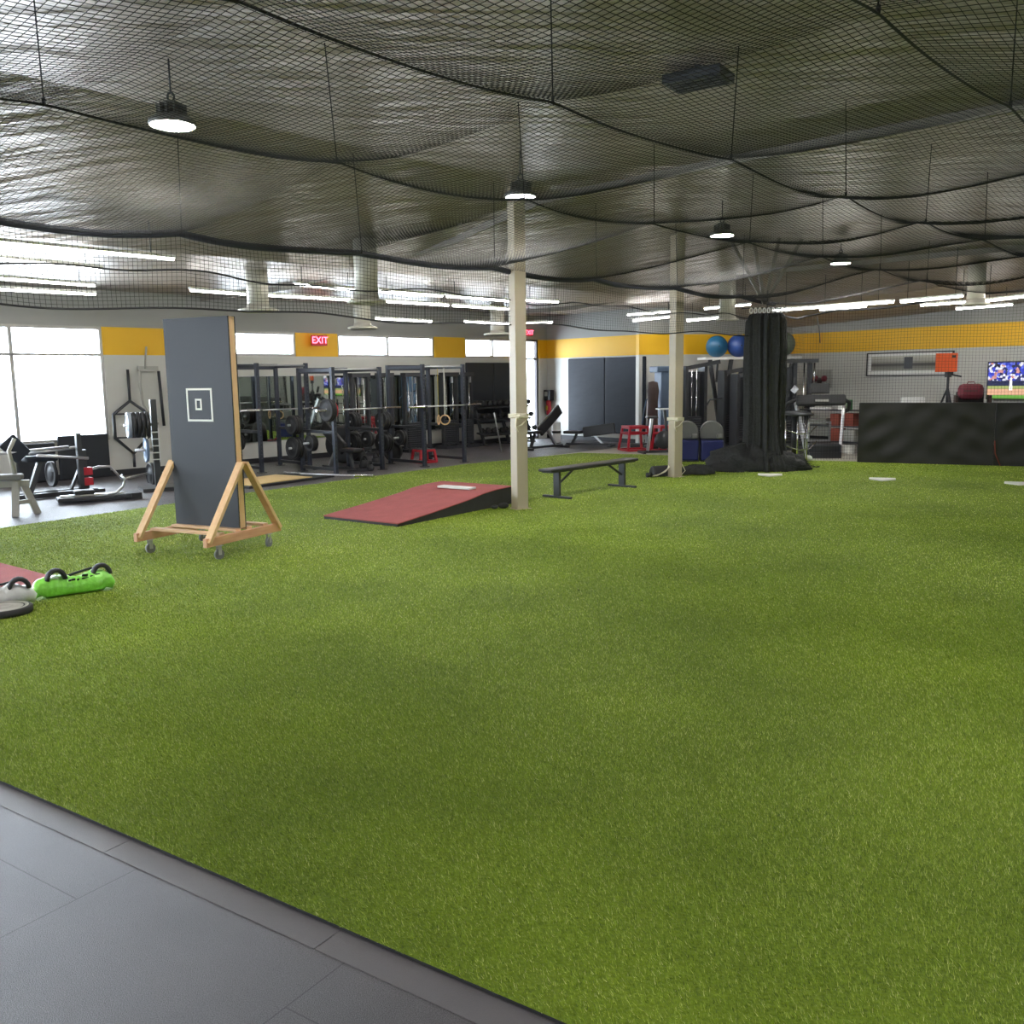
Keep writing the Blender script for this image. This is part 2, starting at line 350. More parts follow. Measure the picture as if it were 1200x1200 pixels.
for k in (1, 5, 9, 12):                                           # purlins run across the hall
    c = WD*(2.2*k-.5); a, b = c - WN*22, c + WN*10
    m = MB(); ks = [a + (b-a)*q for q in (0, .2, .34375, .37, .4, .405, .5, .7, 1)]
    for p, q in zip(ks, ks[1:]): m.bar((p.x, p.y, ceil_z(p.x, p.y)-.06), (q.x, q.y, ceil_z(q.x, q.y)-.06), .05, .1)
    beam_obj('ceiling_beam', m)
# walls and windows
def tz(W, *p): return W.hit(*p)
t_big = tz(WW, 124, 450)[0]; t_m = tz(WW, 17, 450)[0]
w1 = (tz(WW, 262, 410)[0], tz(WW, 347, 410)[0]); w2 = (tz(WW, 396, 410)[0], tz(WW, 509, 410)[0]); w3 = (tz(WW, 545, 410)[0], tz(WW, 610, 410)[0]); dr = (tz(WW, 613, 450)[0], tz(WW, 631, 450)[0])
ZB, ZT = 2.46, 3.02
front = [(-14.0+3.6*k, -10.7+3.6*k, .75, ZT) for k in range(3)]
big = (-3.0, t_big, .75, ZT)
holes = front + [big, (w1[0], w1[1], ZB, ZT), (w2[0], w2[1], ZB, ZT), (w3[0], w3[1], ZB, ZT), (dr[0], dr[1], 0.02, ZT)]
wall('wall_left', WW, -15, WW.L, holes)
wall('wall_back', W1, 0, W1.L); wall('wall_step', W2, -.2, W2.L+.2); wall('wall_right', W3, 0, W3.L+8)
WB_ = Wall(W3.at(W3.L+8), Vector((20, -9, 0))); WC_ = Wall(Vector((20, -9, 0)), Vector((-14, -9, 0))); WD_ = Wall(Vector((-14, -9, 0)), WW.at(-15))
side_holes = [(8+4.2*k, 11.6+4.2*k, .75, ZT) for k in range(2) if 11.6+4.2*k < WD_.L]
wall('wall_side', WB_, 0, WB_.L); wall('wall_front', WC_, 0, WC_.L, ceil=4.7); wall('wall_entry', WD_, 0, WD_.L, side_holes)
def window(n, W, h, ms=(), zs=(), name='window'):
    r = bpy.data.objects.new('%s_%d' % (name, n), None); COL.objects.link(r); r.location = W.a; r.rotation_euler = (0, 0, W.ang); r['kind'] = 'structure'
    m = MB().frame(h[0], h[1], h[2], h[3], .06, .02, .12)
    for t in ms: m.box((t, .07, (h[2]+h[3])/2), (.07, .1, h[3]-h[2]-.12))
    for z in zs: m.box(((h[0]+h[1])/2, .07, z), (h[1]-h[0]-.12, .1, .05))
    m.build('window_frame', M['frame_alu'] if name == 'window' else M['frame_dark'], r)
    MB().box(((h[0]+h[1])/2, .09, (h[2]+h[3])/2), (h[1]-h[0]-.1, .008, h[3]-h[2]-.1)).build('pane', M['glass'], r)
    ld = bpy.data.lights.new('daylight_portal', 'AREA'); ld.shape = 'RECTANGLE'; ld.size = h[1]-h[0]; ld.size_y = h[3]-h[2]; ld.cycles.is_portal = True
    lo = bpy.data.objects.new('daylight_portal', ld); COL.objects.link(lo); lo.location = W.at((h[0]+h[1])/2, -.22, (h[2]+h[3])/2)
    lo.rotation_euler = Vector((W.nrm.x, W.nrm.y, 0)).to_track_quat('-Z', 'Z').to_euler()
    return r
window(1, WW, big, (t_m, t_m-(t_big-t_m)), (2.46,))
for i, h in enumerate(side_holes): window(8+i, WD_, h, ((h[0]+h[1])/2,), (2.46,))
for i, h in enumerate(front): window(5+i, WW, h, ((h[0]+h[1])/2,), (2.46,))
window(2, WW, (w1[0], w1[1], ZB, ZT)); window(3, WW, (w2[0], w2[1], ZB, ZT), (tz(WW, 455, 410)[0],)); window(4, WW, (w3[0], w3[1], ZB, ZT), (tz(WW, 578, 410)[0],))
d = window(1, WW, (dr[0], dr[1], .02, ZT), (), (2.44,), 'door')
MB().box((dr[0]+.12, -.03, 1.0), (.03, .05, .3)).build('door_handle', M['silver'], d)
for nm, W, a, b in (('baseboard_left', WW, -15, dr[0]), ('baseboard_back', W1, 0, W1.L), ('baseboard_step', W2, 0, W2.L), ('baseboard_right', W3, 0, W3.L+8)):
    o = MB().box(((a+b)/2, -.012, .06), (b-a, .024, .12)).build(nm, M['dark_base'], loc=W.a, rz=W.ang); o['kind'] = 'structure'
# steel columns
for i, (px, py, w) in enumerate(((611, 598, .185), (793.5, 560, .19))):
    p = G(px, py); y0 = p + Vector((-.02, .12, 0))
    r = thing('steel_column', ['cream painted steel column nearest the pitching mound, rope tied round it', 'cream painted steel column beside the hanging black net bundle'][i], 'column', y0, R(30))
    MB().box((0, 0, CEIL/2), (w, w, CEIL)).build('post', M['pole_cream'], r, bevel=.012)
    MB().box((0, 0, .008), (w+.08, w+.08, .016)).build('base_plate', M['pole_cream'], r)
    z = (1.33, 1.07)[i]; h = w/2+.012; q = MB()
    for k in range(3):
        zz = z + .02*k; q.tube([(h, -h, zz), (h, h, zz-.05*(k == 2)), (-h, h, zz), (-h, -h, zz+.01), (h, -h, zz)], .011, 6)
    q.tube([(-h, -h, z), (-h-.02, -h-.02, z-.12), (-h+.02, -h-.015, z-.2)], .009, 6)
    q.tube([(h, -h, z), (-h*.2, -h-.02, z-.1), (-h, -h-.015, z-.13)], .009, 6); q.ball((-h*.7, -h-.02, z+.01), .035, 8)
    q.build('tie_rope', M['rope'], r)

# ------------------------------------------------------------------ lamps
def highbay(loc, label, group='round high bay lamps above the net'):
    r = thing('high_bay_lamp', label, 'lamp', loc, 0, group)
    MB().lathe([(.06, .16), (.075, .15), (.085, .05), (.15, .04), (.19, .01), (.195, -.02), (.185, -.03)], n=28).build('housing', M['housing'], r)
    MB().lathe([(.0001, -.034), (.176, -.034), (.18, -.028), (.0001, -.027)], n=28).build('lens', M['lamp_hot'], r)
    m = MB()
    for k in range(12):
        a = k*math.pi/6; m.box((math.cos(a)*.1, math.sin(a)*.1, .09), (.05, .006, .09), a)
    m.build('cooling_fins', M['housing'], r)
    m = MB().tube([(.028*math.cos(a), 0, .2+.035*math.sin(a)) for a in [k*math.pi/6 for k in range(12)]], .009, 6, True)
    m.cyl((0, 0, .235), (0, 0, ceil_z(loc[0], loc[1])-loc[2]), .008, 6); m.build('hook', M['dark_metal'], r); return r
HB = [G(202, 143, 4.05), G(610, 228, 4.05), G(846, 274, 4.05), G(985, 307, 4.05)]
hb0 = highbay(HB[0], 'round high bay lamp glowing at upper left, nearest and largest of the four')
dup(hb0, HB[1], 0, 'round high bay lamp glowing above the mound-side steel column'); dup(hb0, HB[2], 0, 'round high bay lamp glowing above the right-hand steel column, third in the row')
dup(hb0, HB[3], 0, 'round high bay lamp glowing farthest right, smallest of the four')
for u, v in ((-1, -7.7), (-5.6, -7.7), (-4, 1), (.6, 1.2), (5.2, 1.2), (9.8, 1.4), (14.4, 1.6)):
    p = WD*u + WN*v; dup(hb0, (p.x, p.y, 4.05), 0, 'round high bay lamp outside the picture, behind or right of the viewer', 'high bay lamps out of the picture')
def strip(a, b, label, group):
    a = Vector(a); b = Vector(b); L = (b-a).length; c = (a+b)/2; ang = math.atan2(b.y-a.y, b.x-a.x)
    r = thing('strip_light', label, 'strip light', c, ang, group)
    MB().box((0, 0, .035), (L, .06, .04)).build('housing', M['white_paint'], r)
    MB().tube([(-L/2+.02, 0, -.005), (L/2-.02, 0, .0)], .018, 8).build('tube', M['lamp_strip'], r)
    for x in (-L*.38, L*.38): MB().cyl((x, 0, .06), (x, 0, max(.1, ceil_z(c.x, c.y)-c.z)), .006, 6).build('hanger_wire', M['dark_metal'], r)
    return r
for (p, q, z) in (((-70, 278), (205, 304), 3.5), ((-60, 298), (120, 315), 3.5), ((-60, 322), (112, 335), 3.45), ((-60, 336), (113, 345), 3.4), ((222, 340), (288, 345), 3.45), ((314, 346), (416, 352), 3.45), ((345, 333), (416, 340), 3.45),  # fourth strip is an added tube standing in for a bright reflection
                  ((443, 341), (519, 347), 3.45), ((523, 347), (600, 353), 3.45), ((450, 353), (526, 358), 3.4), ((530, 358), (604, 363), 3.4), ((616, 352), (655, 354), 3.45), ((440, 373), (506, 377), 3.25), ((544, 377), (600, 380), 3.2), ((616, 379), (648, 378), 3.2)):
    strip(G(*p, z=z), G(*q, z=z), 'white tube strip light hanging over the gym floor along the window wall', 'strip lights over the gym')
for u, v in ((-6, -12), (-6, -15), (-6, -18), (-2.5, -12), (-2.5, -15), (-2.5, -18)):
    a, b = WD*u + WN*v, WD*(u+2.42) + WN*v; strip((a.x, a.y, 3.4), (b.x, b.y, 3.4), 'white tube strip light left of the picture', 'strip lights out of the picture')
for (p, q, z) in (((1120, 362), (1187, 357), 3.3), ((1078, 358), (1135, 354), 3.3), ((1152, 353), (1215, 346), 3.3), ((1055, 354), (1129, 347), 3.3), ((960, 363), (1016, 359), 3.3), ((905, 364), (1048, 354), 3.3),
                  ((825, 362), (880, 357), 3.5), ((735, 369), (790, 365), 3.5), ((742, 376), (790, 371), 3.35), ((805, 376), (860, 371), 3.3)):
    strip(G(*p, z=z), G(*q, z=z), 'white tube strip light hanging near the yellow striped back wall', 'strip lights by the back wall')
def diffuser(px, py, Y, w, ring, label):
    p = D(px, py, Y); r = thing('ceiling_duct', label, 'air duct', p, 0, 'round air ducts over the gym')
    MB().lathe([(w/2, .1), (w/2, ceil_z(p.x, p.y)-p.z)], n=20).build('duct', M['duct'], r)
    MB().lathe([(w/2+.005, .13), (w/2+.01, .08), (ring/2-.05, .065), (ring/2, .045), (ring/2+.005, .02), (ring/2-.03, .0), (ring/2-.07, .02), (w*.42, .035), (w*.3, .01), (.0001, 0)], n=28).build('diffuser', M['duct'], r)
for a in ((303, 366, 16, .36, .68, 'round air duct with flared diffuser above the black target board'), (430, 356, 14.5, .36, .6, 'round air duct with flared diffuser left of the first column, upper one'),
          (425, 386, 20.5, .36, .64, 'round air duct with flared diffuser above the middle pair of windows'), (583, 393, 24, .36, .7, 'round air duct just left of the first column, over the small windows'),
          (852, 376, 21, .36, .5, 'round air duct above the blue exercise balls'), (1143, 358, 19, .34, .5, 'round air duct at right above the yellow stripe')): diffuser(*a)

# ------------------------------------------------------------------ ceiling net
NV0, NU0 = -9.0, -1.6
V_ROPES = (-8.95, -6.35, -4.05, -1.95, .3, 2.5)
PU = 2.28
_ph = rng.uniform(0, 6.28, 12)
def net_z(u, v):
    u = np.asarray(u, float); v = np.asarray(v, float)
    tu = np.mod((u-.25)/PU, 1); cu = 4*tu*(1-tu)
    s = np.zeros(np.broadcast(u, v).shape); s = s + 0*u
    for a, b in zip(V_ROPES, V_ROPES[1:]):
        k = (v >= a) & (v <= b); t = (v-a)/(b-a); s = np.where(k, 4*t*(1-t), s)
    n = (np.sin(u*.9+v*1.3+_ph[0])+np.sin(u*.55-v*.8+_ph[1])+np.sin(u*1.9+_ph[2])*.5+np.sin(v*2.3+u*.4+_ph[3])*.5)/3
    amp = .07 + .07*cu + .06*n
    z = 3.66 - .09*cu*(.7+.5*n) - np.maximum(amp, .025)*s
    return z - .27*np.clip((-6.35-v)/2.6, 0, 1)**1.3 - .05*np.clip((u-14)/6, 0, 1)
def umax(v): return 18.1 + .46*(v-NV0)
def uv(u, v, z): return np.stack([WD.x*u+WN.x*v, WD.y*u+WN.y*v, z], -1)
def strands(groups, r, name, m, parent=None):
    # groups: (array lines x points x 3, two offset directions); thin three-sided cord along every line
    V = []; Fc = []; base = 0
    for P, o1, o2 in groups:
        Ln, N = P.shape[:2]
        off = np.stack([np.cos(a)*np.array(o1)+np.sin(a)*np.array(o2) for a in (1.57, 3.67, 5.76)])*r
        vv = P[:, :, None, :] + off[None, None]
        idx = base + np.arange(Ln*N*3).reshape(Ln, N, 3)
        a, b = idx[:, :-1], idx[:, 1:]
        f = np.stack([a, np.roll(a, -1, 2), np.roll(b, -1, 2), b], -1).reshape(-1, 4)
        V.append(vv.reshape(-1, 3)); Fc.append(f); base += Ln*N*3
    V = np.concatenate(V); Fc = np.concatenate(Fc)
    me = bpy.data.meshes.new(name); me.vertices.add(len(V)); me.vertices.foreach_set('co', V.ravel().astype(np.float32))
    me.loops.add(Fc.size); me.loops.foreach_set('vertex_index', Fc.ravel().astype(np.int32))
    me.polygons.add(len(Fc)); me.polygons.foreach_set('loop_start', np.arange(0, Fc.size, 4, dtype=np.int32)); me.polygons.foreach_set('loop_total', np.full(len(Fc), 4, dtype=np.int32))
    me.update(); me.validate(); me.materials.append(m)
    o = bpy.data.objects.new(name, me); COL.objects.link(o)
    if parent: o.parent = parent
    return o
CELL = .046
d3 = lambda v: (v.x, v.y, 0)
vs = np.arange(NV0, 1.2, CELL); T = np.linspace(0, 1, 150)
U = NU0 + (umax(vs)[:, None]-NU0)*T[None]; VV = np.repeat(vs[:, None], 150, 1)
A1 = uv(U, VV, net_z(U, VV))
us = np.arange(NU0, umax(1.2), CELL); v_lo = np.maximum(NV0, NV0 + (us-18.1)/.46); S = np.linspace(0, 1, 76)
VV2 = v_lo[:, None] + (1.2-v_lo[:, None])*S[None]; U2 = np.repeat(us[:, None], 76, 1)
A2 = uv(U2, VV2, net_z(U2, VV2))
net = thing('ceiling_net', 'black mesh net sagging under the whole ceiling above the turf', 'net', (0, 0, 0))
strands([(A1, d3(WN), (0, 0, 1)), (A2, d3(WD), (0, 0, 1))], .0021, 'mesh', M['net'], net)
def ropeline(pts, r, name='rope', m='black_cord', par=None): return MB().tube(pts, r, 6).build(name, M[m], par or net)
for v in V_ROPES[1:5]:
    q = np.linspace(NU0, umax(v), 160); ropeline([tuple(x) for x in uv(q, np.full_like(q, v), net_z(q, np.full_like(q, v))-.004)], .007)
for v in V_ROPES[:5]:
    k = 0
    while .25+PU*k < umax(v)-.3:
        u = .25+PU*k; k += 1; z = float(net_z(u, v)); p = uv(np.array(u), np.array(v), np.array(z)); j = random.uniform(-.06, .06)
        MB().tube([tuple(p), (p[0]+j, p[1]+j, ceil_z(p[0], p[1]))], .005, 5).box((p[0], p[1], p[2]+.01), (.018, .018, .04)).build('hanger', M['black_cord'], net)
# curtain rail edge and the drawn-up skirt along the gym side
ub = np.linspace(NU0, 17.6, 420); zb = net_z(ub, np.full_like(ub, NV0))
sk = thing('side_net', 'short black net skirt hanging from the ceiling net along the gym side', 'net')
nl = int((17.6-NU0)/.048); us = np.linspace(NU0, 17.6, nl); zt = net_z(us, np.full_like(us, NV0)); wob = lambda u, z: .03*np.sin(u*2.1+z*3)+.02*np.sin(u*5.3)
zlow = lambda u: 2.63 + .03*np.sin(u*1.35) + .015*np.sin(u*3.1)
tt = np.linspace(0, 1, 9); Zs = zt[:, None] + (zlow(us)[:, None]-zt[:, None])*tt[None]; Us = np.repeat(us[:, None], 9, 1)
B_1 = uv(Us, NV0 + wob(Us, Zs), Zs)
rows = np.linspace(0, 1, 20); Ur = np.repeat(ub[None], 20, 0); Zr = zb[None] + (zlow(ub)[None]-zb[None])*rows[:, None]
B_2 = uv(Ur, NV0 + wob(Ur, Zr), Zr)
strands([(B_1, d3(WD), d3(WN)), (B_2, d3(WN), (0, 0, 1))], .0023, 'mesh', M['net'], sk)
ropeline([tuple(x) for x in uv(ub, np.full_like(ub, NV0), zb)], .038, 'gathered_edge', 'navy_cord', sk)
ropeline([tuple(x) for x in uv(ub, NV0+wob(ub, zlow(ub)), zlow(ub))], .011, 'bottom_rope', 'black_cord', sk)
zm = 2.98 + .03*np.sin(ub*1.7) + .02*np.sin(ub*4.1); ropeline([tuple(x) for x in uv(ub, NV0+.01+wob(ub, zm), zm)], .01, 'middle_rope', 'black_cord', sk)
# tall net in front of the back wall, right of the bundle
NP = [Vector((5.25, 18.7, 0)), Vector((6.3, 20.0, 0)), Vector((7.5, 19.98, 0)), Vector((9.9, 18.78, 0)), Vector((13.4, 17.0, 0))]
seg = [0]
for a, b in zip(NP, NP[1:]): seg.append(seg[-1]+(b-a).length)
def along(s):
    s = np.asarray(s); return np.interp(s, seg, [p.x for p in NP]), np.interp(s, seg, [p.y for p in NP])
def top_z(s): return np.interp(s, [0, 1.2, 3, 5.5, seg[-1]], [3.12, 3.1, 3.28, 3.5, 3.7]) - .07*np.abs(np.sin(s*1.35))
rn = thing('backstop_net', 'tall black net wall hanging in front of the poster and the yellow stripe at right', 'net')
sv = np.arange(0, seg[-1], .062); zz = np.linspace(0, 1, 14); x, y = along(sv)
Z = .02 + (top_z(sv)[:, None]-.02)*zz[None]; wv = .03*np.sin(sv[:, None]*3+Z*1.5)
C1 = np.stack([x[:, None]+wv*.4, y[:, None]+wv, Z], -1)
hz = np.arange(.05, 3.6, .062); sh = np.linspace(0, seg[-1], 140); x, y = along(sh); lines = []
tz_ = top_z(sh)
for h in hz:
    Zh = np.minimum(h*(1+.006*np.sin(sh*2)), tz_); w_ = .03*np.sin(sh*3+Zh*1.5); lines.append(np.stack([x+w_*.4, y+w_, Zh], -1))
strands([(C1, (1, 0, 0), (0, 1, 0)), (np.array(lines), (0, 1, 0), (0, 0, 1))], .0025, 'mesh', M['net'], rn)
ropeline([(a, b, c) for a, b, c in zip(x, y, tz_)], .022, 'top_rope', 'black_cord', rn)
MB().tube([D(957, 370, 20.0), D(960, 385, 20.0), D(961, 402, 20.0)], .012, 6).build('loose_cord', M['black_cord'], rn)

# ------------------------------------------------------------------ bundle of drawn net
bc = G(882, 553); bc = Vector((bc.x+.3, bc.y+.35, 0))
bn = thing('net_bundle', 'gathered black net curtain hanging in a thick bundle and heaped on the turf', 'net', bc, 0)
def wobf(r, h, a, i): return r*(1 + .11*math.sin(a*11+h*.5) + .09*math.sin(a*19+h*1.1+1) + .05*math.sin(a*4+h*1.7) + .04*math.sin(a*33+h*2))
MB().lathe([(.28, 3.05), (.34, 2.9), (.35, 2.4), (.34, 1.8), (.33, 1.3), (.33, .9), (.34, .6), (.38, .35), (.48, .15), (.55, .0)][::-1], n=220, wob=wobf).build('hanging_folds', M['net_cloth'], bn)
def heap(c, r, sq, seed):
    m = MB(); b0 = 0; m.ball((0, 0, 0), r, 18, (1, 1, 1)); q = []
    for v in m.v:
        a, b = math.atan2(v[1], v[0]), v[2]
        k = 1 + .12*math.sin(a*5+b*9+seed) + .09*math.sin(a*11-b*17+seed*2) + .05*math.sin(a*23+b*31)
        z = v[2]*k*sq[2]; q.append((c[0]+v[0]*k*sq[0], c[1]+v[1]*k*sq[1], max(0.012, c[2]+z)))
    m.v = q; return m
heap((-.35, -.12, .05), .8, (1.0, .5, .55), 1).build('net_heap', M['net_cloth'], bn)
heap((.3, -.15, .05), .55, (1.0, .6, .5), 4).build('net_heap', M['net_cloth'], bn)
for k in range(26):
    a0 = random.uniform(0, 6.28); x0, y0 = random.uniform(-1.1, .7), random.uniform(-.5, -.1); pts = []
    for j in range(9):
        a = a0 + j*.45; pts.append((x0+.22*math.cos(a)*(1+.1*j), y0+.12*math.sin(a), .03+random.uniform(.0, .05)+.34*max(0, 1-abs(x0+.2)/1.0)*random.uniform(.6, 1)))
    MB().tube(pts, .006, 5).build('loose_strand', M['black_cord'], bn)
for k in range(9):
    x0 = -.34+.085*k; MB().tube([(x0+.025*math.cos(t), -.1, 3.11+.05*math.sin(t)) for t in [q*math.pi/5 for q in range(10)]], .014, 5, True).build('carabiner', M['white_plastic'], bn)
m = MB().tube([(-.5, 0, 3.16), (.5, 0, 3.16)], .012, 6); m.tube([(0, 0, 3.16), (0, 0, 3.5)], .008, 5); m.build('rail_cable', M['dark_metal'], bn)
pz = bc + Vector((0, 0, 0))
m = MB()                                                            # struts from the rail up to the roof
for dx in (-.7, -.25, .25, .7): m.bar((0, .2, 3.25), (dx, .2, ceil_z(bc.x, bc.y)-.05), .06, .06)
o = m.build('rail_bracket', M['purlin'], bn)

# ------------------------------------------------------------------ things on the turf
FOOT = []                                                            # plan outlines the grass does not grow through
def local_poly(loc, rz, pts):
    c, s_ = math.cos(rz), math.sin(rz); return [(loc[0]+c*x-s_*y, loc[1]+s_*x+c*y) for x, y in pts]
def rect(loc, rz, x0, x1, y0, y1): FOOT.append(local_poly(loc, rz, ((x0, y0), (x1, y0), (x1, y1), (x0, y1))))
TZ = .012
# wheeled target board
c = Vector((-3.42, 10.28, TZ)); rz = R(-25.5)
tb = thing('target_board', 'tall black wooden board on a pine frame with casters, small white square taped on it', 'target board', c, rz)
pn = MB().box((0, -.02, 1.425), (.93, .02, 2.31)).build('panel', M['board_black'], tb)
MB().box((0, .075, 1.425), (.93, .02, 2.31)).build('back_panel', M['board_black'], tb)
MB().frame(-.2+.015, .17+.015, 1.45, 1.815, .022, -.034, -.029).build('target_outline', M['white_tape'], pn)
MB().frame(-.062, .03, 1.575, 1.70, .02, -.034, -.029).build('target_centre', M['white_tape'], pn)
for x in (-.445, .445): MB().box((x, .0275, 1.425), (.04, .085, 2.30)).build('stud', M['pine'], tb)
MB().box((0, .0275, 2.56), (.85, .085, .04)).build('top_plate', M['pine_rail'], tb)
for x in (-.5, .5): MB().box((x, 0, .205), (.05, 1.2, .095)).build('foot_beam', M['pine_deep'], tb, bevel=.004)
for y in (-.34, -.06, .12, .36): MB().box((0, y, .265), (1.0 if abs(y) > .2 else .95, .085, .03)).build('cross_rail', M['pine_rail'], tb, bevel=.003)
for x in (-.49, .51):
    for y in (-.57, .57): MB().bar((x, y, .2), (x, .0275+math.copysign(.03, y), 1.0), .04, .09, up=(1, 0, 0)).build('brace', M['pine'], tb, bevel=.003)
for x in (-.5, .5):
    for y in (-.4, .4):
        w = MB().box((0, 0, .15), (.07, .07, .006)); w.box((-.022, 0, .1), (.004, .04, .1)); w.box((.022, 0, .1), (.004, .04, .1))
        w = w.build('caster', M['grey_paint'], tb, loc=(x, y, 0), rz=.5*y)
        MB().cyl((-.017, .0, .055), (.017, 0, .055), .055, 20).build('wheel', M['grey_pad'], w)
# pitching mound
fl, fr, br = G(369, 607, .05), G(466, 614, .05), G(600, 591)
ang = math.atan2((br-fr).y, (br-fr).x) - math.pi/2; wid = 1.36; L = (Vector((br.x, br.y))-Vector((fr.x, fr.y))).length
o_ = Vector((fr.x, fr.y, TZ)); mz = ang
mo = thing('pitching_mound', 'portable sloped pitching mound with red top and black sides, white rubber plate on it', 'pitching mound', o_, mz)
pr = [(0, .045), (.7, .105), (1.5, .185), (L*.72, .235), (L*.85, .26), (L, .268)]
MB().slab([(0, 0)] + [(L, 0)] + [(a, b-.012) for a, b in pr[::-1]], -wid, 0).build('body', M['mound_side'], mo)
MB().slab([(a, b-.011) for a, b in pr] + [(a, b+.002) for a, b in pr[::-1]], -wid-.01, .01).build('turf_top', M['clay_red'], mo)
pc = G(535, 571, .28); q = Vector((pc.x-o_.x, pc.y-o_.y)); q = Vector((q.x*math.cos(-mz)-q.y*math.sin(-mz), q.x*math.sin(-mz)+q.y*math.cos(-mz)))
MB().box((0, 0, 0), (.62, .16, .03)).build('pitching_plate', M['white_paint'], mo, bevel=.005, loc=(q.x, q.y, .268))
rect(o_, mz, -wid-.02, .02, -.02, L+.02)
# bench
a, b = G(653, 583.5, TZ), G(729, 570.5, TZ); mid = (a+b)/2; ang = math.atan2(b.y-a.y, b.x-a.x); half = (b-a).length/2
be = thing('bench', 'long low black bench standing alone on the turf between the two columns', 'bench', mid, ang)
MB().box((0, 0, .455), (half*2+.62, .27, .045)).build('seat', M['black_vinyl'], be, bevel=.02)
MB().box((0, 0, .425), (half*2+.5, .2, .02)).build('seat_board', M['black_metal'], be)
for sx in (-1, 1):
    l = MB().box((sx*half, 0, .225), (.05, .12, .4)).build('leg', M['black_metal'], be, bevel=.006)
    MB().box((sx*half, 0, .018), (.06, .56, .036)).build('foot', M['black_metal'], l, bevel=.006)
    MB().bar((sx*half, 0, .2), (sx*(half-.42), 0, .42), .02, .03).build('brace', M['black_metal'], l)
# black wall pads tied in a row at the far edge
p0, p1 = G(1005, 541, TZ), G(1163, 545, TZ); pd = (p1-p0).normalized(); pa = math.atan2(pd.y, pd.x); PL = (p1-p0).length
for i, t in enumerate((0, PL+.01)):
    c = p0 + pd*(t+PL/2)
    r = thing('floor_pad', ['long black vinyl pad standing on edge, tripod rising behind it', 'black vinyl pad standing on edge at the far right under the television'][i], 'pad', c, pa)
    m = MB(); nx, nz = 40, 18; hh = 1.25
    def py(x, z):
        w = .012*math.sin(x*5+z*7+i)+.01*math.sin(x*11-z*9)
        for (cx, cz, k) in ((-1.1, .1, 1), (1.15, .5, -1)):
            d_ = (x-cx); w += .022*math.exp(-(d_*1.3)**2)*math.sin((z-cz-k*d_*.45)*14)
        return -.12 + w*min(1, 8*min(z, hh-z)/hh)*min(1, 10*(PL/2-abs(x))/PL)
    vs_ = [(-PL/2+PL*i_/nx, py(-PL/2+PL*i_/nx, hh*j/nz), hh*j/nz) for i_ in range(nx+1) for j in range(nz+1)]
    n0 = len(vs_); vs_ += [(v[0], .13, v[2]) for v in vs_]; fs = []
    I2 = lambda i_, j: i_*(nz+1)+j
    for i_ in range(nx):
        for j in range(nz): fs += [(I2(i_, j), I2(i_+1, j), I2(i_+1, j+1), I2(i_, j+1)), (n0+I2(i_, j), n0+I2(i_, j+1), n0+I2(i_+1, j+1), n0+I2(i_+1, j))]
    for i_ in range(nx): fs += [(I2(i_, 0), n0+I2(i_, 0), n0+I2(i_+1, 0), I2(i_+1, 0)), (I2(i_, nz), I2(i_+1, nz), n0+I2(i_+1, nz), n0+I2(i_, nz))]
    for j in range(nz): fs += [(I2(0, j), I2(0, j+1), n0+I2(0, j+1), n0+I2(0, j)), (I2(nx, j), n0+I2(nx, j), n0+I2(nx, j+1), I2(nx, j+1))]
    m.add(vs_, fs, True); ob = m.build('cover', M['wrinkled_vinyl'], r); es = ob.modifiers.new('crease', 'EDGE_SPLIT'); es.split_angle = R(50)
    MB().box((-PL/2+.01, -.125, hh/2), (.02, .012, hh-.1)).build('seam', M['rubber_black'], r)
    if i == 1: MB().tube([(-PL/2+.0, -.15, .5), (-PL/2+.02, -.16, .25), (-PL/2+.12, -.17, .01)], .012, 6).build('tie_cord', M['rust_box'], r)
rect(p0, pa, -.03, PL*2+.3, -.16, .15)
# home plates
def plate(px, py, label):
    c = G(px, py, TZ); a = math.atan2(c.y, c.x) - math.pi/2
    tag(MB().prism([(-.22, -.02), (.22, -.02), (.22, -.22), (0, -.44), (-.22, -.22)][::-1], 0, .022).build('home_plate', M['white_paint'], loc=c + Vector((0, .15, 0)), rz=a, bevel=.004), label, 'home plate')
    FOOT.append([(c.x-.24, c.y-.32), (c.x+.24, c.y-.32), (c.x+.24, c.y+.16), (c.x-.24, c.y+.16)])
plate(905, 557, 'white home plate on the turf in front of the net bundle'); plate(1038, 562, 'white home plate on the turf in front of the long black pad'); plate(1200, 567, 'white home plate on the turf at the right edge of the picture')
# weight bags and net odds and ends by the columns
c = G(774, 558, TZ); r = thing('carry_bag', 'small black bag with pale cords at the foot of the right column', 'bag', c, R(20))
m = MB(); m.slab([(-.12, 0), (.12, 0), (.1, .12), (.03, .2), (-.04, .2), (-.1, .1)], -.2, .2); m.build('body', M['rubber_black'], r, bevel=.04)
for k in range(5): MB().tube([(-.28+.03*k, -.13, .02), (-.1+.03*k, -.16, .06+.01*k), (.06+.02*k, -.15, .14+.02*k), (.16, -.1+.02*k, .3+.04*k)], .008, 5).build('cord', M['rope'], r)
MB().cyl((-.36, -.12, .05), (-.26, -.13, .05), .045, 10).build('handle_end', M['rubber_black'], r)
q = Vector((.16, -.1, 0)); MB().tube([(.12, -.12, .36), (.2, -.18, .3), (.35, -.2, .22), (.42, -.19, .1), (.33, -.18, .015), (.2, -.17, .012)], .008, 5).build('cord', M['rope'], r)
c = G(814, 557, TZ); hp = heap((0, 0, .04), .27, (1.2, .45, .5), 9); tag(hp.build('folded_net', M['net_cloth'], loc=c + Vector((.05, .1, 0))), 'small dark heap of folded net right of the right column', 'net')
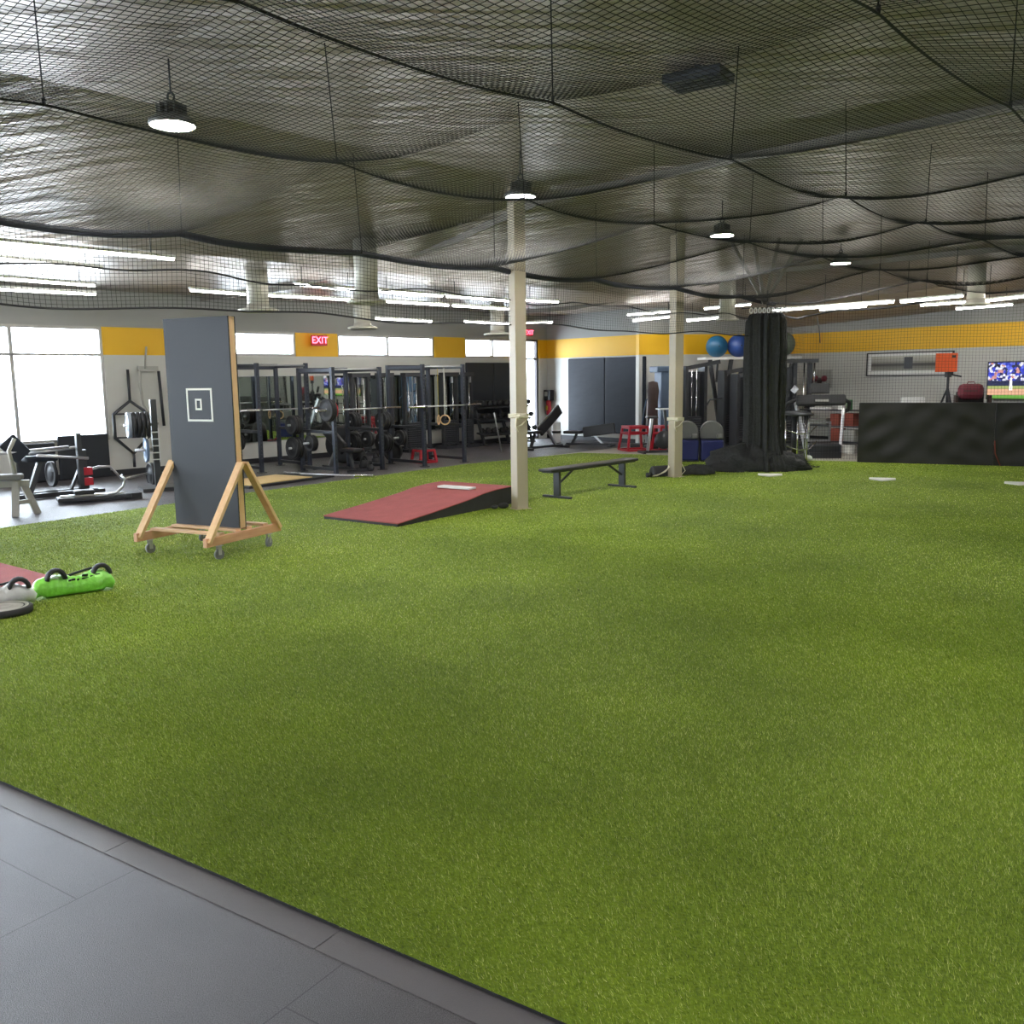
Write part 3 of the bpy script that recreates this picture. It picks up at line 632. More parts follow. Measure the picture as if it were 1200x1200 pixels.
c = G(590, 596, TZ); r = thing('anchor_bag', 'small dark cord bundle on the turf beside the left column', 'cord', c, .3)
MB().ball((0, 0, .045), .055, 8, (1.5, 1, .8)).build('bundle', M['rubber_black'], r); MB().tube([(0, 0, .05), (.12, .02, .1), (.2, .1, .4), (.21, .12, 1.25)], .007, 5).build('cord', M['black_cord'], r)
MB().ball((-.14, -.02, .035), .035, 8, (1.6, 1, .9)).build('bundle', M['dark_metal'], r)

# ------------------------------------------------------------------ left foreground: mat, bags, plate
q = G(80, 684, TZ); r1 = G(15, 667, TZ); a2 = math.atan2(r1.y-q.y, r1.x-q.x)
rm = thing('turf_mat', 'red turf mat at the left edge, behind the bags', 'mat', q, a2)
MB().box((.75, .8, .012), (1.5, 1.6, .024)).build('backing', M['rubber_black'], rm); MB().box((.75, .8, .032), (1.48, 1.58, .016)).build('pile', M['clay_red'], rm)
rect(q, a2, -.02, 1.52, -.02, 1.62)
def waterbag(a, b, rad, m, label, seed, handles, marks):
    a = Vector(a); b = Vector(b); L = (b-a).length; ang = math.atan2(b.y-a.y, b.x-a.x); N = 40
    r = thing('water_bag', label, 'water bag', (a.x, a.y, TZ), ang)
    m_ = MB(); pts = []; rr = []
    for i in range(N+1):
        t = i/N; e = max(.03, math.sqrt(max(0, 1-(abs(2*t-1))**5))); sag = 1 - .22*math.exp(-((t-.5)/.22)**2)
        rr.append(rad*e*sag*(1+.025*math.sin(i*1.9+seed))); pts.append((t*L, .02*math.sin(t*4+seed), rr[-1]*.96))
    m_.tube(pts, rr, 28)
    m_.v = [(v[0], v[1]*(1+.05*math.sin(v[0]*38+seed)), max(0.002, v[2]*(1+.05*math.sin(v[0]*27+v[1]*30)))) for v in m_.v]
    m_.build('shell', m, r)
    for t in handles:
        z = 2*rr[int(t*N)]*.95; x = t*L; h = MB(); P = [(x+.075*math.cos(k*math.pi/8), -.03+.0*k, z-.03+.085*math.sin(k*math.pi/8)) for k in range(9)]
        h.tube(P, .021, 10); h.v = [(v_[0], -.03+(v_[1]+.03)*2.0, v_[2]) for v_ in h.v]; h.build('handle', M['rubber_black'], r)
    for t, z, w in marks: MB().box((t*L, -rad*.86, z), (w, .012, .03), M=Matrix.Rotation(R(-25), 3, 'X')).build('print', M['printed_black'], r)
    MB().tube([(L*.45, .05, rad*1.55), (L*.6, .06, rad*1.75), (L*.78, .05, rad*1.95)], .012, 6).build('strap', M['black_cord'], r)
    rect((a.x, a.y), ang, .0, L, -rad*.8, rad)
    return r
waterbag(G(41, 703, TZ), G(131, 689, TZ), .105, M['lime'], 'bright green water filled bag with black handles on the turf', 1, (.27, .86), ())
waterbag(G(-70, 720, TZ), G(41, 706, TZ), .10, M['clear_vinyl'], 'clear grey water filled bag with black handle at the left edge', 3, (.3, .84), ())
gb = [o for o in COL.objects if o.name == 'water_bag'][0]
for k, (x, z, w) in enumerate(((.28, .172, .022), (.31, .175, .03), (.35, .17, .018), (.41, .17, .055), (.41, .2, .05), (.47, .18, .03), (.52, .19, .04))):
    MB().box((x*1.0, -.075, z-.028), (w, .006, .022), M=Matrix.Rotation(R(38), 3, 'X')).build('print', M['printed_black'], gb)
c = G(4, 719, TZ); r = thing('weight_plate', 'round black bumper plate with grey face lying flat at the left edge', 'weight plate', c, 0)
RP = .225
MB().lathe([(.03, 0), (RP-.01, 0), (RP, .01), (RP, .05), (RP-.012, .06), (RP-.03, .06), (.03, .052)], n=48).build('rim', M['rubber_black'], r)
MB().lathe([(.03, .053), (.06, .068), (.075, .066), (.08, .058), (RP-.06, .058), (RP-.05, .064), (RP-.032, .064), (RP-.03, .056)], n=48).build('face', M['grey_paint'], r)
FOOT.append([(c.x+RP*math.cos(k*.5), c.y+RP*math.sin(k*.5)) for k in range(12)])

# ------------------------------------------------------------------ grass: blades of the turf pile
def in_poly(x, y, P):
    k = np.zeros(len(x), bool); n = len(P)
    for i in range(n):
        (x1, y1), (x2, y2) = P[i][:2], P[(i+1) % n][:2]
        if y1 == y2: continue
        c_ = ((y1 > y) != (y2 > y)) & (x < (x2-x1)*(y-y1)/(y2-y1)+x1); k ^= c_
    return k
def grass(bands):
    V = []
    TP = [(p.x, p.y) for p in TURF]
    for y0, y1, dens, w, h in bands:
        x1 = .62*y1+1.6; n = int(dens*2*x1*(y1-y0)); x = rng.uniform(-x1, x1, n); y = rng.uniform(y0, y1, n) + rng.normal(0, .13*y1 if y0 < 3 else .14*y0, n)
        k = (np.abs(x) < .58*y+1.9) & in_poly(x, y, TP)
        for P in FOOT: k &= ~in_poly(x, y, P)
        x, y = x[k], y[k]; n = len(x)
        a = rng.uniform(0, 2*np.pi, n); l = rng.uniform(.1, 1.1, n)*h; th = rng.uniform(0, 2*np.pi, n)*.5 + 1.0 + .8*np.sin(x*1.1+y*.7)
        hh = h*rng.uniform(.55, 1.15, n); ww = w*rng.uniform(.7, 1.2, n)/2
        b1 = np.stack([x-np.cos(a)*ww, y-np.sin(a)*ww, np.full(n, .010)], -1); b2 = np.stack([x+np.cos(a)*ww, y+np.sin(a)*ww, np.full(n, .010)], -1)
        tp = np.stack([x+np.cos(th)*l, y+np.sin(th)*l, .010+hh], -1)
        V.append(np.stack([b1, b2, tp], 1).reshape(-1, 3))
    V = np.concatenate(V); n = len(V)//3
    me = bpy.data.meshes.new('grass_blades'); me.vertices.add(n*3); me.vertices.foreach_set('co', V.ravel().astype(np.float32))
    me.loops.add(n*3); me.loops.foreach_set('vertex_index', np.arange(n*3, dtype=np.int32))
    me.polygons.add(n); me.polygons.foreach_set('loop_start', np.arange(0, n*3, 3, dtype=np.int32)); me.polygons.foreach_set('loop_total', np.full(n, 3, dtype=np.int32))
    me.update(); me.materials.append(M['blade'])
    o = bpy.data.objects.new('grass_blades', me); COL.objects.link(o)
    tag(o, 'short green artificial grass pile covering the hall floor', 'grass', kind='stuff')
grass([(2.0, 5.0, 25000, .0026, .018), (4.5, 7.4, 12000, .0042, .018), (7.0, 11.6, 5000, .007, .017), (10.8, 23.0, 1000, .013, .016)])

# ------------------------------------------------------------------ gym: mirrors, pads, racks along the window wall
ga = WW.ang
def wt(px, py=500): return WW.hit(px, py)[0]
t0, t1 = wt(270), wt(541)
n_ = 4
for i in range(n_):
    a, b = t0+(t1-t0)*i/n_, t0+(t1-t0)*(i+1)/n_
    r = thing('wall_mirror', ['large wall mirror behind the nearest rack, first from the target board', 'large wall mirror behind the middle rack, second from the target board', 'large wall mirror behind the cable stacks, third from the target board', 'large wall mirror nearest the black wall mat, fourth from the target board'][i], 'mirror', WW.at((a+b)/2, .0), ga, 'mirrors behind the racks')
    MB().box((0, -.015, 1.25), (b-a-.01, .012, 1.5)).build('glass', M['mirror'], r)
    MB().frame(-(b-a)/2+.003, (b-a)/2-.003, .48, 2.01, .012, -.022, -.004).build('frame', M['silver'], r)
ma, mb_ = wt(546), wt(608)
for i in range(2):
    a, b = ma+(mb_-ma)*i/2, ma+(mb_-ma)*(i+1)/2
    tag(MB().box((0, -.04, 1.45), (b-a-.01, .06, 1.75)).build('wall_mat', M['board_black'], loc=WW.at((a+b)/2), rz=ga, bevel=.02), ['black wall mat under the small windows, left one', 'black wall mat under the small windows, right one beside the column'][i], 'wall mat', 'black mats under the windows')
ba = W1.hit(668, 470)[0]; bb_ = W1.hit(758, 470)[0]; bm_ = W1.hit(711, 470)[0]
for i, (a, b) in enumerate(((ba, bm_), (bm_, bb_))):
    zt = 2.42
    tag(MB().box((0, -.05, (zt+.25)/2), (b-a-.012, .08, zt-.25)).build('wall_mat', M['slate_vinyl'], loc=W1.at((a+b)/2), rz=W1.ang, bevel=.025), ['tall slate coloured wall mat on the back wall, left of the pair', 'tall slate coloured wall mat on the back wall, right of the pair'][i], 'wall mat', 'tall mats on the back wall')
sa, sb = WW.hit(18, 540)[0], WW.hit(64, 540)[0]; sc_, sd = WW.hit(68, 540)[0], WW.hit(127, 540)[0]
for a, b, z, l in ((sa, sb, .74, 'low black wall mat under the big window, left one'), (sc_, sd, .86, 'low black wall mat under the big window, right one')):
    tag(MB().box((0, -.05, z/2+.02), (b-a, .08, z)).build('wall_mat', M['board_black'], loc=WW.at((a+b)/2), rz=ga, bevel=.02), l, 'wall mat', 'low mats under the big window')

def plate_mb(r, w, hub=True):
    m = MB().lathe([(.027, -w/2), (r*.45, -w/2), (r*.5, -w*.3), (r*.84, -w*.3), (r*.88, -w/2), (r, -w*.42), (r, w*.42), (r*.88, w/2), (r*.84, w*.3), (r*.5, w*.3), (r*.45, w/2), (.027, w/2)], axis=(1, 0, 0), n=32)
    return m
PROTO = {}
def plate_at(loc, rz, r, w, label, group, m='rubber_black', tilt=0):
    k = (r, w, m)
    if k not in PROTO:
        PROTO[k] = plate_mb(r, w).build('weight_plate', M[m]); o = PROTO[k]
    else: o = PROTO[k].copy(); COL.objects.link(o)
    o.location = loc; o.rotation_euler = (0, tilt, rz); return tag(o, label, 'weight plate', group)
def rack(px, py, label, h=2.2, w=1.2, d=1.15):
    c = G(px, py); r = thing('power_rack', label, 'rack', c, ga, 'power racks along the mirrors')
    for x in (0, w):
        for y in (0, d):
            u = MB().box((x, y, h/2), (.075, .075, h)).build('upright', M['blue_metal'], r, bevel=.005)
            hm = MB()
            for k in range(22): hm.box((x, y-.0385, .3+.08*k), (.022, .002, .022))
            if y == 0: hm.build('hole_row', M['hole'], u)
            MB().box((x, y, .006), (.15, .15, .012)).build('foot_plate', M['black_metal'], u)
    for x in (0, w): 
        MB().bar((x, .04, h-.06), (x, d-.04, h-.06), .06, .06).build('side_beam', M['blue_metal'], r)
        MB().bar((x, .04, .1), (x, d-.04, .1), .06, .06).build('base_beam', M['black_metal'], r)
        MB().bar((x, .04, .85), (x, d-.04, .85), .05, .06).build('safety_arm', M['dark_metal'], r)
        MB().box((x, -.07, 1.25), (.05, .08, .12)).build('bar_hook', M['black_metal'], r)
    MB().bar((.04, d, h-.06), (w-.04, d, h-.06), .06, .12).build('rear_beam', M['blue_metal'], r)
    MB().tube([(.03, 0, h-.05), (w-.03, 0, h-.05)], .018, 8).build('pull_up_bar', M['silver'], r)
    return r, c
def P_(c, x, y, z): return Vector((c.x + math.cos(ga)*x - math.sin(ga)*y, c.y + math.sin(ga)*x + math.cos(ga)*y, z))
R1, c1 = rack(307, 554, 'dark blue power rack nearest the target board, bare silver barbell across it', 2.26)
R2, c2 = rack(394, 556, 'dark blue power rack in the middle of the row, behind the floor barbell', 2.15)
R3, c3 = rack(498, 547, 'dark blue power rack farthest along the mirrors, behind the low red box', 2.2)
def barbell(loc, rz, label, L=2.15, curve=0):
    r = thing('barbell', label, 'barbell', loc, rz, 'barbells in the gym')
    MB().tube([(-L*.3, 0, 0), (L*.3, 0, 0)], .015, 8).build('shaft', M['silver'], r)
    for s_ in (-1, 1): MB().tube([(s_*L*.3, 0, 0), (s_*L*.31, 0, 0), (s_*L*.312, 0, 0), (s_*L/2, 0, 0)], [.035, .035, .026, .026], 10).build('sleeve', M['chrome'], r)
    return r
barbell(P_(c1, .6, -.085, 1.30), ga, 'silver barbell racked across the nearest power rack')
barbell(P_(c2, .6, -.085, 1.30), ga, 'silver barbell racked across the middle power rack')
barbell(P_(c3, .6, -.085, 1.30), ga, 'silver barbell racked across the farthest power rack')
g_ = 'spare plates hung on the power racks'
for (c, nm) in ((c1, 'nearest'), (c2, 'middle'), (c3, 'farthest')):
    for j, (y, z, rr) in enumerate(((1.15, .5, .225), (1.15, .98, .2), (.62, .62, .17))):
        for k in range(3 if j < 2 else 2):
            for sgn in ((-1,) if nm != 'middle' else (-1, 1)):
                x = (-.1-.066*k) if sgn < 0 else (1.3+.066*k)
                plate_at(P_(c, x, y, z), ga, rr, .06, 'black weight plate on a storage peg of the %s power rack' % nm, g_)
    pg = MB()
for rr_, c in ((R1, c1), (R2, c2), (R3, c3)):
    for (y, z) in ((1.15, .5), (1.15, .98), (.62, .62)):
        MB().cyl((-.32, y, z), (-.03, y, z), .024, 10).build('storage_peg', M['silver'], rr_)
        if rr_ is R2: MB().cyl((1.23, y, z), (1.52, y, z), .024, 10).build('storage_peg', M['silver'], rr_)
for k in range(2): plate_at(P_(c2, -.16-.066*k, -.085, 1.3), ga, .225, .06, 'dark plate loaded on the left end of the middle rack barbell', 'plates on the middle barbell', 'rubber_black')
plate_at(P_(c2, -.09, -.085, 1.3), ga, .17, .05, 'red weight plate on the left end of the middle rack barbell', None, 'red_paint')
# cable towers between racks and mirrors
def tower(t, n, label, w=.42, h=2.05):
    r = thing('cable_tower', label, 'cable machine', WW.at(t, n), ga, 'cable towers along the mirrors')
    for x in (-w/2, w/2): MB().box((x, 0, h/2), (.07, .1, h)).build('upright', M['black_metal'], r)
    MB().box((0, 0, h-.05), (w+.07, .2, .1)).build('top_housing', M['black_metal'], r); MB().box((0, 0, .04), (w+.2, .45, .08)).build('base', M['black_metal'], r)
    for k in range(12): MB().box((0, 0, .13+.055*k), (w-.1, .13, .048)).build('stack_plate', M['dark_metal'], r)
    for x in (-w/4, w/4): MB().cyl((x, 0, .08), (x, 0, h-.1), .011, 8).build('guide_rod', M['chrome'], r)
    MB().cyl((0, -.1, .75), (0, -.1, h-.1), .004, 5).build('cable', M['black_cord'], r)
    MB().box((0, -.11, h-.2), (.03, .06, .16)).build('pulley', M['silver'], r)
    return r
tower(wt(410), .45, 'dark cable tower before the mirrors, right of the middle rack upright', .5)
tower(wt(438), .5, 'dark cable tower before the mirrors, between middle and far racks', .4)
tower(wt(470), .5, 'dark cable tower before the mirrors, left of the far rack', .55)
tower(wt(513), .5, 'dark cable tower inside the far rack, rings hanging beside it', .5)
tower(wt(534), .5, 'dark cable tower next to the left black wall mat', .28)
# gymnastic rings on the farthest rack
for k, px in enumerate((521.5, 514)):
    p = D(px, 492, 20.9 if k == 0 else 21.2); r = thing('gym_ring', ['wooden gymnastic ring hanging in the farthest rack, facing the viewer', 'wooden gymnastic ring hanging edge on in the farthest rack'][k], 'gym ring', p, ga+(-.75, .6)[k], 'gymnastic rings')
    MB().tube([(.105*math.cos(q*math.pi/12), 0, .105*math.sin(q*math.pi/12)) for q in range(24)], .016, 8, True).build('hoop', M['pine'], r)
    MB().box((0, 0, (2.12-p.z)/2+.05), (.03, .004, 2.12-p.z-.1)).build('strap', M['yellow_tag'] if k else M['grey_paint'], r)
# lifting platform with barbell
pa_, pb_ = G(292, 573), G(392, 559); pd_ = (pb_-pa_).normalized(); an = math.atan2(pd_.y, pd_.x); L = (pb_-pa_).length
r = thing('lifting_platform', 'low wooden lifting platform with black rubber edge in front of the nearest rack', 'platform', pa_, an)
MB().box((L/2, .6, .02), (L, 1.2, .04)).build('edge', M['rubber_black'], r); MB().box((L/2-.2, .6, .046), (L*.72, 1.0, .012)).build('deck', M['platform_wood'], r)
a, b = G(350, 554, .1), G(419, 559, .06)
mid = (a+b)/2; barbell(Vector((mid.x, mid.y, .085)), math.atan2(b.y-a.y, b.x-a.x), 'silver barbell lying on the lifting platform edge', 2.1)
plate_at(Vector((G(352, 545).x, G(352, 545).y, .235)), ga+.2, .225, .07, 'thick black bumper plate standing on the floor left of the middle rack', None)
plate_at(Vector((G(461, 541).x, G(461, 541).y, .235)), ga+.4, .23, .07, 'thick olive black bumper plate standing on the floor left of the far rack', None, 'mound_side')
# red plyometric boxes
def plyo(px, py, bw, tw, h, label, rz, solid):
    r = thing('plyo_box', label, 'jump box', G(px, py), rz, 'red metal jump boxes'); b, t = bw/2, tw/2; w = .05
    for x in (-1, 1):
        for y in (-1, 1): MB().bar((x*b, y*b, 0.02), (x*t, y*t, h-.02), w, w).build('leg', M['red_paint'], r)
    def ring(z, s_, nm):
        m = MB()
        for q in ((-s_, -s_, s_, -s_), (s_, -s_, s_, s_), (s_, s_, -s_, s_), (-s_, s_, -s_, -s_)): m.bar((q[0], q[1], z), (q[2], q[3], z), w, w)
        m.build(nm, M['red_paint'], r)
    ring(.025, b, 'base_ring'); ring(h-.03, t, 'top_ring')
    if solid: MB().frame(-t, t, h-.16, h-.02, .02, -t-.03, -t-.01).build('apron', M['red_paint'], r)
    if h > .5: ring(h*.72, b+(t-b)*.72, 'middle_ring')
    if solid: MB().box((0, 0, h), (tw+.06, tw+.06, .03)).build('top', M['red_paint'], r, bevel=.008)
    else: MB().box((0, 0, h-.005), (tw, tw, .02)).build('top', M['rubber_black'], r, bevel=.005)
    return r
plyo(497, 542, .42, .34, .31, 'low open red metal jump box on the rubber floor before the far rack', R(35), False)
plyo(744, 528, .64, .48, .62, 'tall red metal jump box in front of the slate wall mats', R(15), True)
plyo(779, 529, .5, .38, .64, 'tall red metal jump box half behind the right column', R(15), True)
# kettlebells
def kettle(px, py, s_, label, col='rubber_black'):
    r = thing('kettlebell', label, 'kettlebell', G(px, py), ga, 'kettlebells on the gym floor')
    MB().lathe([(.07*s_, 0), (.1*s_, .03*s_), (.115*s_, .1*s_), (.09*s_, .17*s_), (.05*s_, .2*s_), (1e-5, .205*s_)], n=20).build('body', M['rubber_black'], r)
    MB().tube([(.075*s_*math.cos(t), 0, .17*s_+.12*s_*math.sin(t)) for t in [q*math.pi/10 for q in range(11)]], .018*s_, 8).build('handle', M[col], r)
kettle(427, 550, 1.0, 'black kettlebell on the floor right of the middle rack, nearer one'); kettle(441, 546, 1.0, 'black kettlebell on the floor right of the middle rack, farther one'); kettle(434, 552, .7, 'small dark kettlebell between the two larger ones')
kettle(421, 541, 1.5, 'big kettlebell with red handle behind the middle rack', 'red_paint')
# black utility bench and sled at the middle rack
def flat_bench(c, rz, label, L=1.25, h=.45, incl=0, m='black_vinyl', grp=None):
    r = thing('weight_bench', label, 'weight bench', c, rz, grp)
    MB().box((-L*.32, 0, h), (L*.36, .28, .08)).build('seat', M[m], r, bevel=.025)
    a = R(incl); x0 = -L*.12; l = L*.66
    MB().bar((x0, 0, h), (x0+l*math.cos(a), 0, h+l*math.sin(a)), .28, .08, up=(0, 1, 0)).build('backrest', M[m], r, bevel=.02)
    MB().bar((-L/2+.05, 0, .06), (L/2-.05, 0, .06), .06, .06).build('spine', M['black_metal'], r)
    MB().bar((-L*.35, 0, .06), (-L*.25, 0, h-.05), .06, .06).build('leg', M['black_metal'], r); MB().bar((L*.3, 0, .06), (L*.05, 0, h-.03+.2*math.sin(a)), .05, .05).build('leg', M['silver'], r)
    for x in (-L/2+.05, L/2-.05): MB().box((x, 0, .03), (.07, .5, .06)).build('foot', M['black_metal'], r)
    return r
flat_bench(P_(c2, .55, .6, 0), ga+R(90), 'black padded bench standing inside the middle rack', 1.3, .45, 35, grp='padded benches')
bb0 = flat_bench(G(638, 526), R(45), 'black incline bench with raised back right of the left column', 1.5, .46, 36, grp='padded benches')
flat_bench(G(690, 523), R(-24), 'low flat black bench before the slate wall mats', 1.4, .38, 8, grp='padded benches')
# big tyre and squat stand clutter between middle and far racks
p = G(404, 543); tag(MB().lathe([(.2, -.13), (.36, -.14), (.42, -.1), (.44, 0), (.42, .1), (.36, .14), (.2, .13), (.2, -.13)], axis=(1, 0, 0), n=32).build('training_tyre', M['rubber_black'], loc=(p.x, p.y, .44), rz=ga+R(25)), 'black training tyre standing behind the middle rack upright', 'tyre')
# dumbbell rack
t_a, t_b = wt(543), wt(604); tm = (t_a+t_b)/2; Ld = t_b-t_a
dk = thing('dumbbell_rack', 'long black dumbbell rack under the black wall mats', 'dumbbell rack', WW.at(tm, .55), ga)
TI = ((.32, -.12), (.72, .0), (1.08, .12))
for z, y in TI: MB().box((0, y, z), (Ld, .3, .04), M=Matrix.Rotation(R(14), 3, 'X')).build('shelf', M['black_metal'], dk)
for x in (-Ld*.46, 0, Ld*.46):
    MB().bar((x, -.2, .03), (x, .22, 1.2), .06, .08).build('post', M['black_metal'], dk); MB().box((x, 0, .02), (.07, .6, .04)).build('foot', M['black_metal'], dk)
db0 = None
for ti, (z, y) in enumerate(TI):
    nD = (7, 9, 11)[ti]
    for k in range(nD):
        x = -Ld*.45+Ld*.9*k/(nD-1)
        if min(abs(x-q) for q in (-Ld*.46, 0, Ld*.46)) < .05: x += .08
        if db0 is None:
            m = MB()
            for s_ in (-1, 1): m.lathe([(.045, s_*.06), (.07, s_*.07), (.072, s_*.16), (.055, s_*.17)], axis=(0, 1, 0), n=14)
            m.cyl((0, -.07, 0), (0, .07, 0), .017, 8); o = db0 = m.build('dumbbell', M['rubber_black'])
        else: o = db0.copy(); COL.objects.link(o)
        q = WW.at(tm, .55); o.location = (q.x+math.cos(ga)*x-math.sin(ga)*y, q.y+math.sin(ga)*x+math.cos(ga)*y, z+.1); o.rotation_euler = (0, 0, ga)
        tag(o, 'black dumbbell lying on the %s shelf of the dumbbell rack' % ('bottom', 'middle', 'top')[ti], 'dumbbell', 'dumbbells on the %s shelf' % ('bottom', 'middle', 'top')[ti])
a, b = G(588, 530), D(579, 484, 22.8); tag(MB().tube([(0, 0, 0.01), tuple(b-a)], .018, 8).build('steel_bar', M['silver'], loc=(a.x, a.y, .0)), 'thin silver bar leaning on the dumbbell rack', 'bar')
p = G(652, 519); r = thing('foam_roller', 'white cylinder standing behind the incline bench', 'roller', p, 0)
MB().lathe([(.12, 0), (.13, .02), (.13, .58), (.12, .6)], n=24).build('body', M['white_plastic'], r); MB().lathe([(.132, .28), (.134, .29), (.134, .34), (.132, .35)], n=24).build('band', M['rubber_black'], r)
# things on the corner of the back wall
t, z = W1.hit(639, 463); t = max(t, .18); r = thing('wall_box', 'small black box with pale front on the corner wall beside the glass door', 'wall box', W1.at(t, 0, z), W1.ang)
MB().box((0, -.09, 0), (.3, .18, .32)).build('body', M['rubber_black'], r, bevel=.02); MB().box((-.03, -.183, .04), (.14, .006, .14)).build('dial', M['grey_paint'], r)
r = thing('fire_extinguisher', 'red fire extinguisher hanging under the black wall box', 'fire extinguisher', W1.at(t, .1, .72), W1.ang)
MB().lathe([(.07, 0), (.08, .03), (.08, .4), (.05, .47), (.025, .5), (.025, .54)], n=20).build('cylinder', M['red_paint'], r)
MB().box((0, 0, .56), (.05, .12, .03)).build('handle', M['black_metal'], r); MB().box((0, -.082, .22), (.1, .004, .14)).build('tag', M['yellow_tag'], r)
# exit signs
def exit_sign(p, rz, label, w=.36, h=.22):
    r = thing('exit_sign', label, 'exit sign', p, rz, 'red exit signs'); MB().box((0, 0, 0), (w, .06, h)).build('case', M['sign_face'], r)
    cu = bpy.data.curves.new('letters', 'FONT'); cu.body = 'EXIT'; cu.size = h*.92; cu.align_x = 'CENTER'; cu.align_y = 'CENTER'; cu.extrude = .003; cu.materials.append(M['exit_red'])
    o = bpy.data.objects.new('letters_curve', cu); COL.objects.link(o); dg = bpy.context.evaluated_depsgraph_get(); me = bpy.data.meshes.new_from_object(o.evaluated_get(dg))
    bpy.data.objects.remove(o); me.name = 'letters'; o = bpy.data.objects.new('letters', me); COL.objects.link(o); o.parent = r; o.location = (0, -.036, 0); o.rotation_euler = (R(90), 0, 0)
t, z = WW.hit(374, 399, .12); exit_sign(WW.at(t, .12, z), ga, 'red exit sign on the yellow stripe between the high windows', .42, .25)
t, z = WW.hit(622, 390, .12); exit_sign(WW.at(t-.1, .12, z), ga, 'red exit sign above the glass door by the left column', .3, .2)

# ------------------------------------------------------------------ gym corner at far left
def seg_bar(parent, nm, a, b, w, m): return MB().bar(a, b, w, w).build(nm, M[m], parent)
c = G(27, 604); r = thing('press_machine', 'grey steel bench machine with splayed legs at the left edge', 'weight machine', c, R(20))
seg_bar(r, 'leg', (-.08, -.12, 0), (-.05, -.05, .5), .09, 'grey_paint'); seg_bar(r, 'leg', (.18, .12, 0), (.03, .06, .46), .09, 'grey_paint')
MB().bar((-.06, -.1, .2), (.14, .1, .2), .05, .06).build('cross_bar', M['grey_paint'], r)
MB().bar((-1.3, -.1, .47), (.12, .03, .47), .1, .09).build('rail', M['grey_paint'], r)
MB().box((-.45, -.03, .57), (1.0, .26, .09)).build('seat', M['grey_pad'], r, bevel=.03)
MB().tube([(-.04, -.03, .52), (-.1, -.05, .95), (-.02, 0, 1.12)], .028, 8).build('upright', M['grey_paint'], r)
for x in (-1.2,):
    seg_bar(r, 'leg', (x, -.2, 0), (x, -.1, .45), .08, 'grey_paint')
c = G(62, 583); r = thing('leg_machine', 'dark plate loaded machine with silver bars before the low black mats', 'weight machine', c, ga)
MB().bar((-.6, 0, .05), (.75, 0, .05), .08, .08).build('base', M['black_metal'], r); MB().bar((-.5, .3, .05), (.7, .3, .05), .08, .08).build('base', M['black_metal'], r)
MB().bar((.55, .15, 0.05), (.55, .15, 1.05), .08, .08).build('upright', M['black_metal'], r); MB().bar((-.3, .15, .1), (-.1, .15, .62), .08, .08).build('leg', M['black_metal'], r)
MB().box((-.1, .15, .66), (.5, .3, .1)).build('seat', M['slate_vinyl'], r, bevel=.03); MB().bar((-.35, .15, .7), (-.6, .15, 1.0), .3, .08, up=(0, 1, 0)).build('backrest', M['slate_vinyl'], r, bevel=.02)
for a, b in (((-.2, 0, .72), (.62, -.05, .62)), ((-.2, .32, .74), (.62, .3, .8)), ((-.9, .1, .78), (.4, .2, .82))): MB().tube([a, b], .024, 8).build('silver_bar', M['silver'], r)
plate_at(P_(c, .2, .5, .35), ga, .225, .06, 'black weight plate standing on the dark leg machine', None)
c = G(101, 577); r = thing('plate_stand', 'small black stand with red marked stack by the low mats', 'plate stand', c, ga)
MB().box((0, 0, .03), (.5, .4, .06)).build('base', M['black_metal'], r); MB().bar((0, 0, .05), (0, 0, .75), .08, .08).build('post', M['black_metal'], r)
for z in (.2, .38): MB().box((0, -.06, z), (.17, .16, .13)).build('red_block', M['red_paint'], r)
MB().bar((-.25, 0, .08), (0, 0, .6), .07, .04).build('brace', M['black_metal'], r)
a, b = G(70, 590), G(165, 583); d_ = (b-a); an = math.atan2(d_.y, d_.x); L = d_.length
r = thing('rowing_machine', 'long low black rowing machine with silver rail on the floor behind the target board brace', 'rowing machine', a, an)
MB().box((L*.42, 0, .06), (L*.9, .34, .07)).build('base', M['black_metal'], r, bevel=.02); MB().box((L*.4, 0, .105), (L*.78, .1, .03)).build('rail', M['silver'], r)
MB().box((L*.9, .05, .05), (L*.2, .4, .1)).build('foot_block', M['rubber_black'], r); MB().box((L*.3, 0, .16), (.3, .26, .07)).build('seat', M['black_vinyl'], r, bevel=.02)
MB().tube([(L*.55, -.1, .1), (L*.68, -.1, .12), (L*.78, -.1, .22), (L*.8, -.1, .34), (L*.76, -.1, .4)], .022, 8).build('handle', M['silver'], r)
a, b = D(96, 553, 16.2), D(172, 555, 17.3); d_ = b-a; an = math.atan2(d_.y, d_.x); L = d_.length
r = thing('cambered_bar', 'bent silver bar resting level between the small stand and a wheel sized plate', 'barbell', (a.x, a.y, .0), an)
MB().tube([(0, 0, a.z), (L*.25, 0, a.z+.06), (L*.42, 0, a.z+.05), (L*.6, 0, b.z-.06), (L*.66, 0, b.z-.04), (L, 0, b.z)], .024, 8).build('shaft', M['silver'], r)
MB().bar((L*.05, 0, 0), (L*.05, 0, a.z), .07, .07).build('stand', M['black_metal'], r)
plate_at(b + Vector((.06, .05, -.04)), an-.35, .24, .07, 'black bumper plate on the end of the bent silver bar', None)
b_ = b + Vector((.15, .1, 0)); plate_at(Vector((b_.x, b_.y, b.z-.03)), an-.35, .24, .07, 'second black bumper plate on the bent silver bar, behind the target board', None)
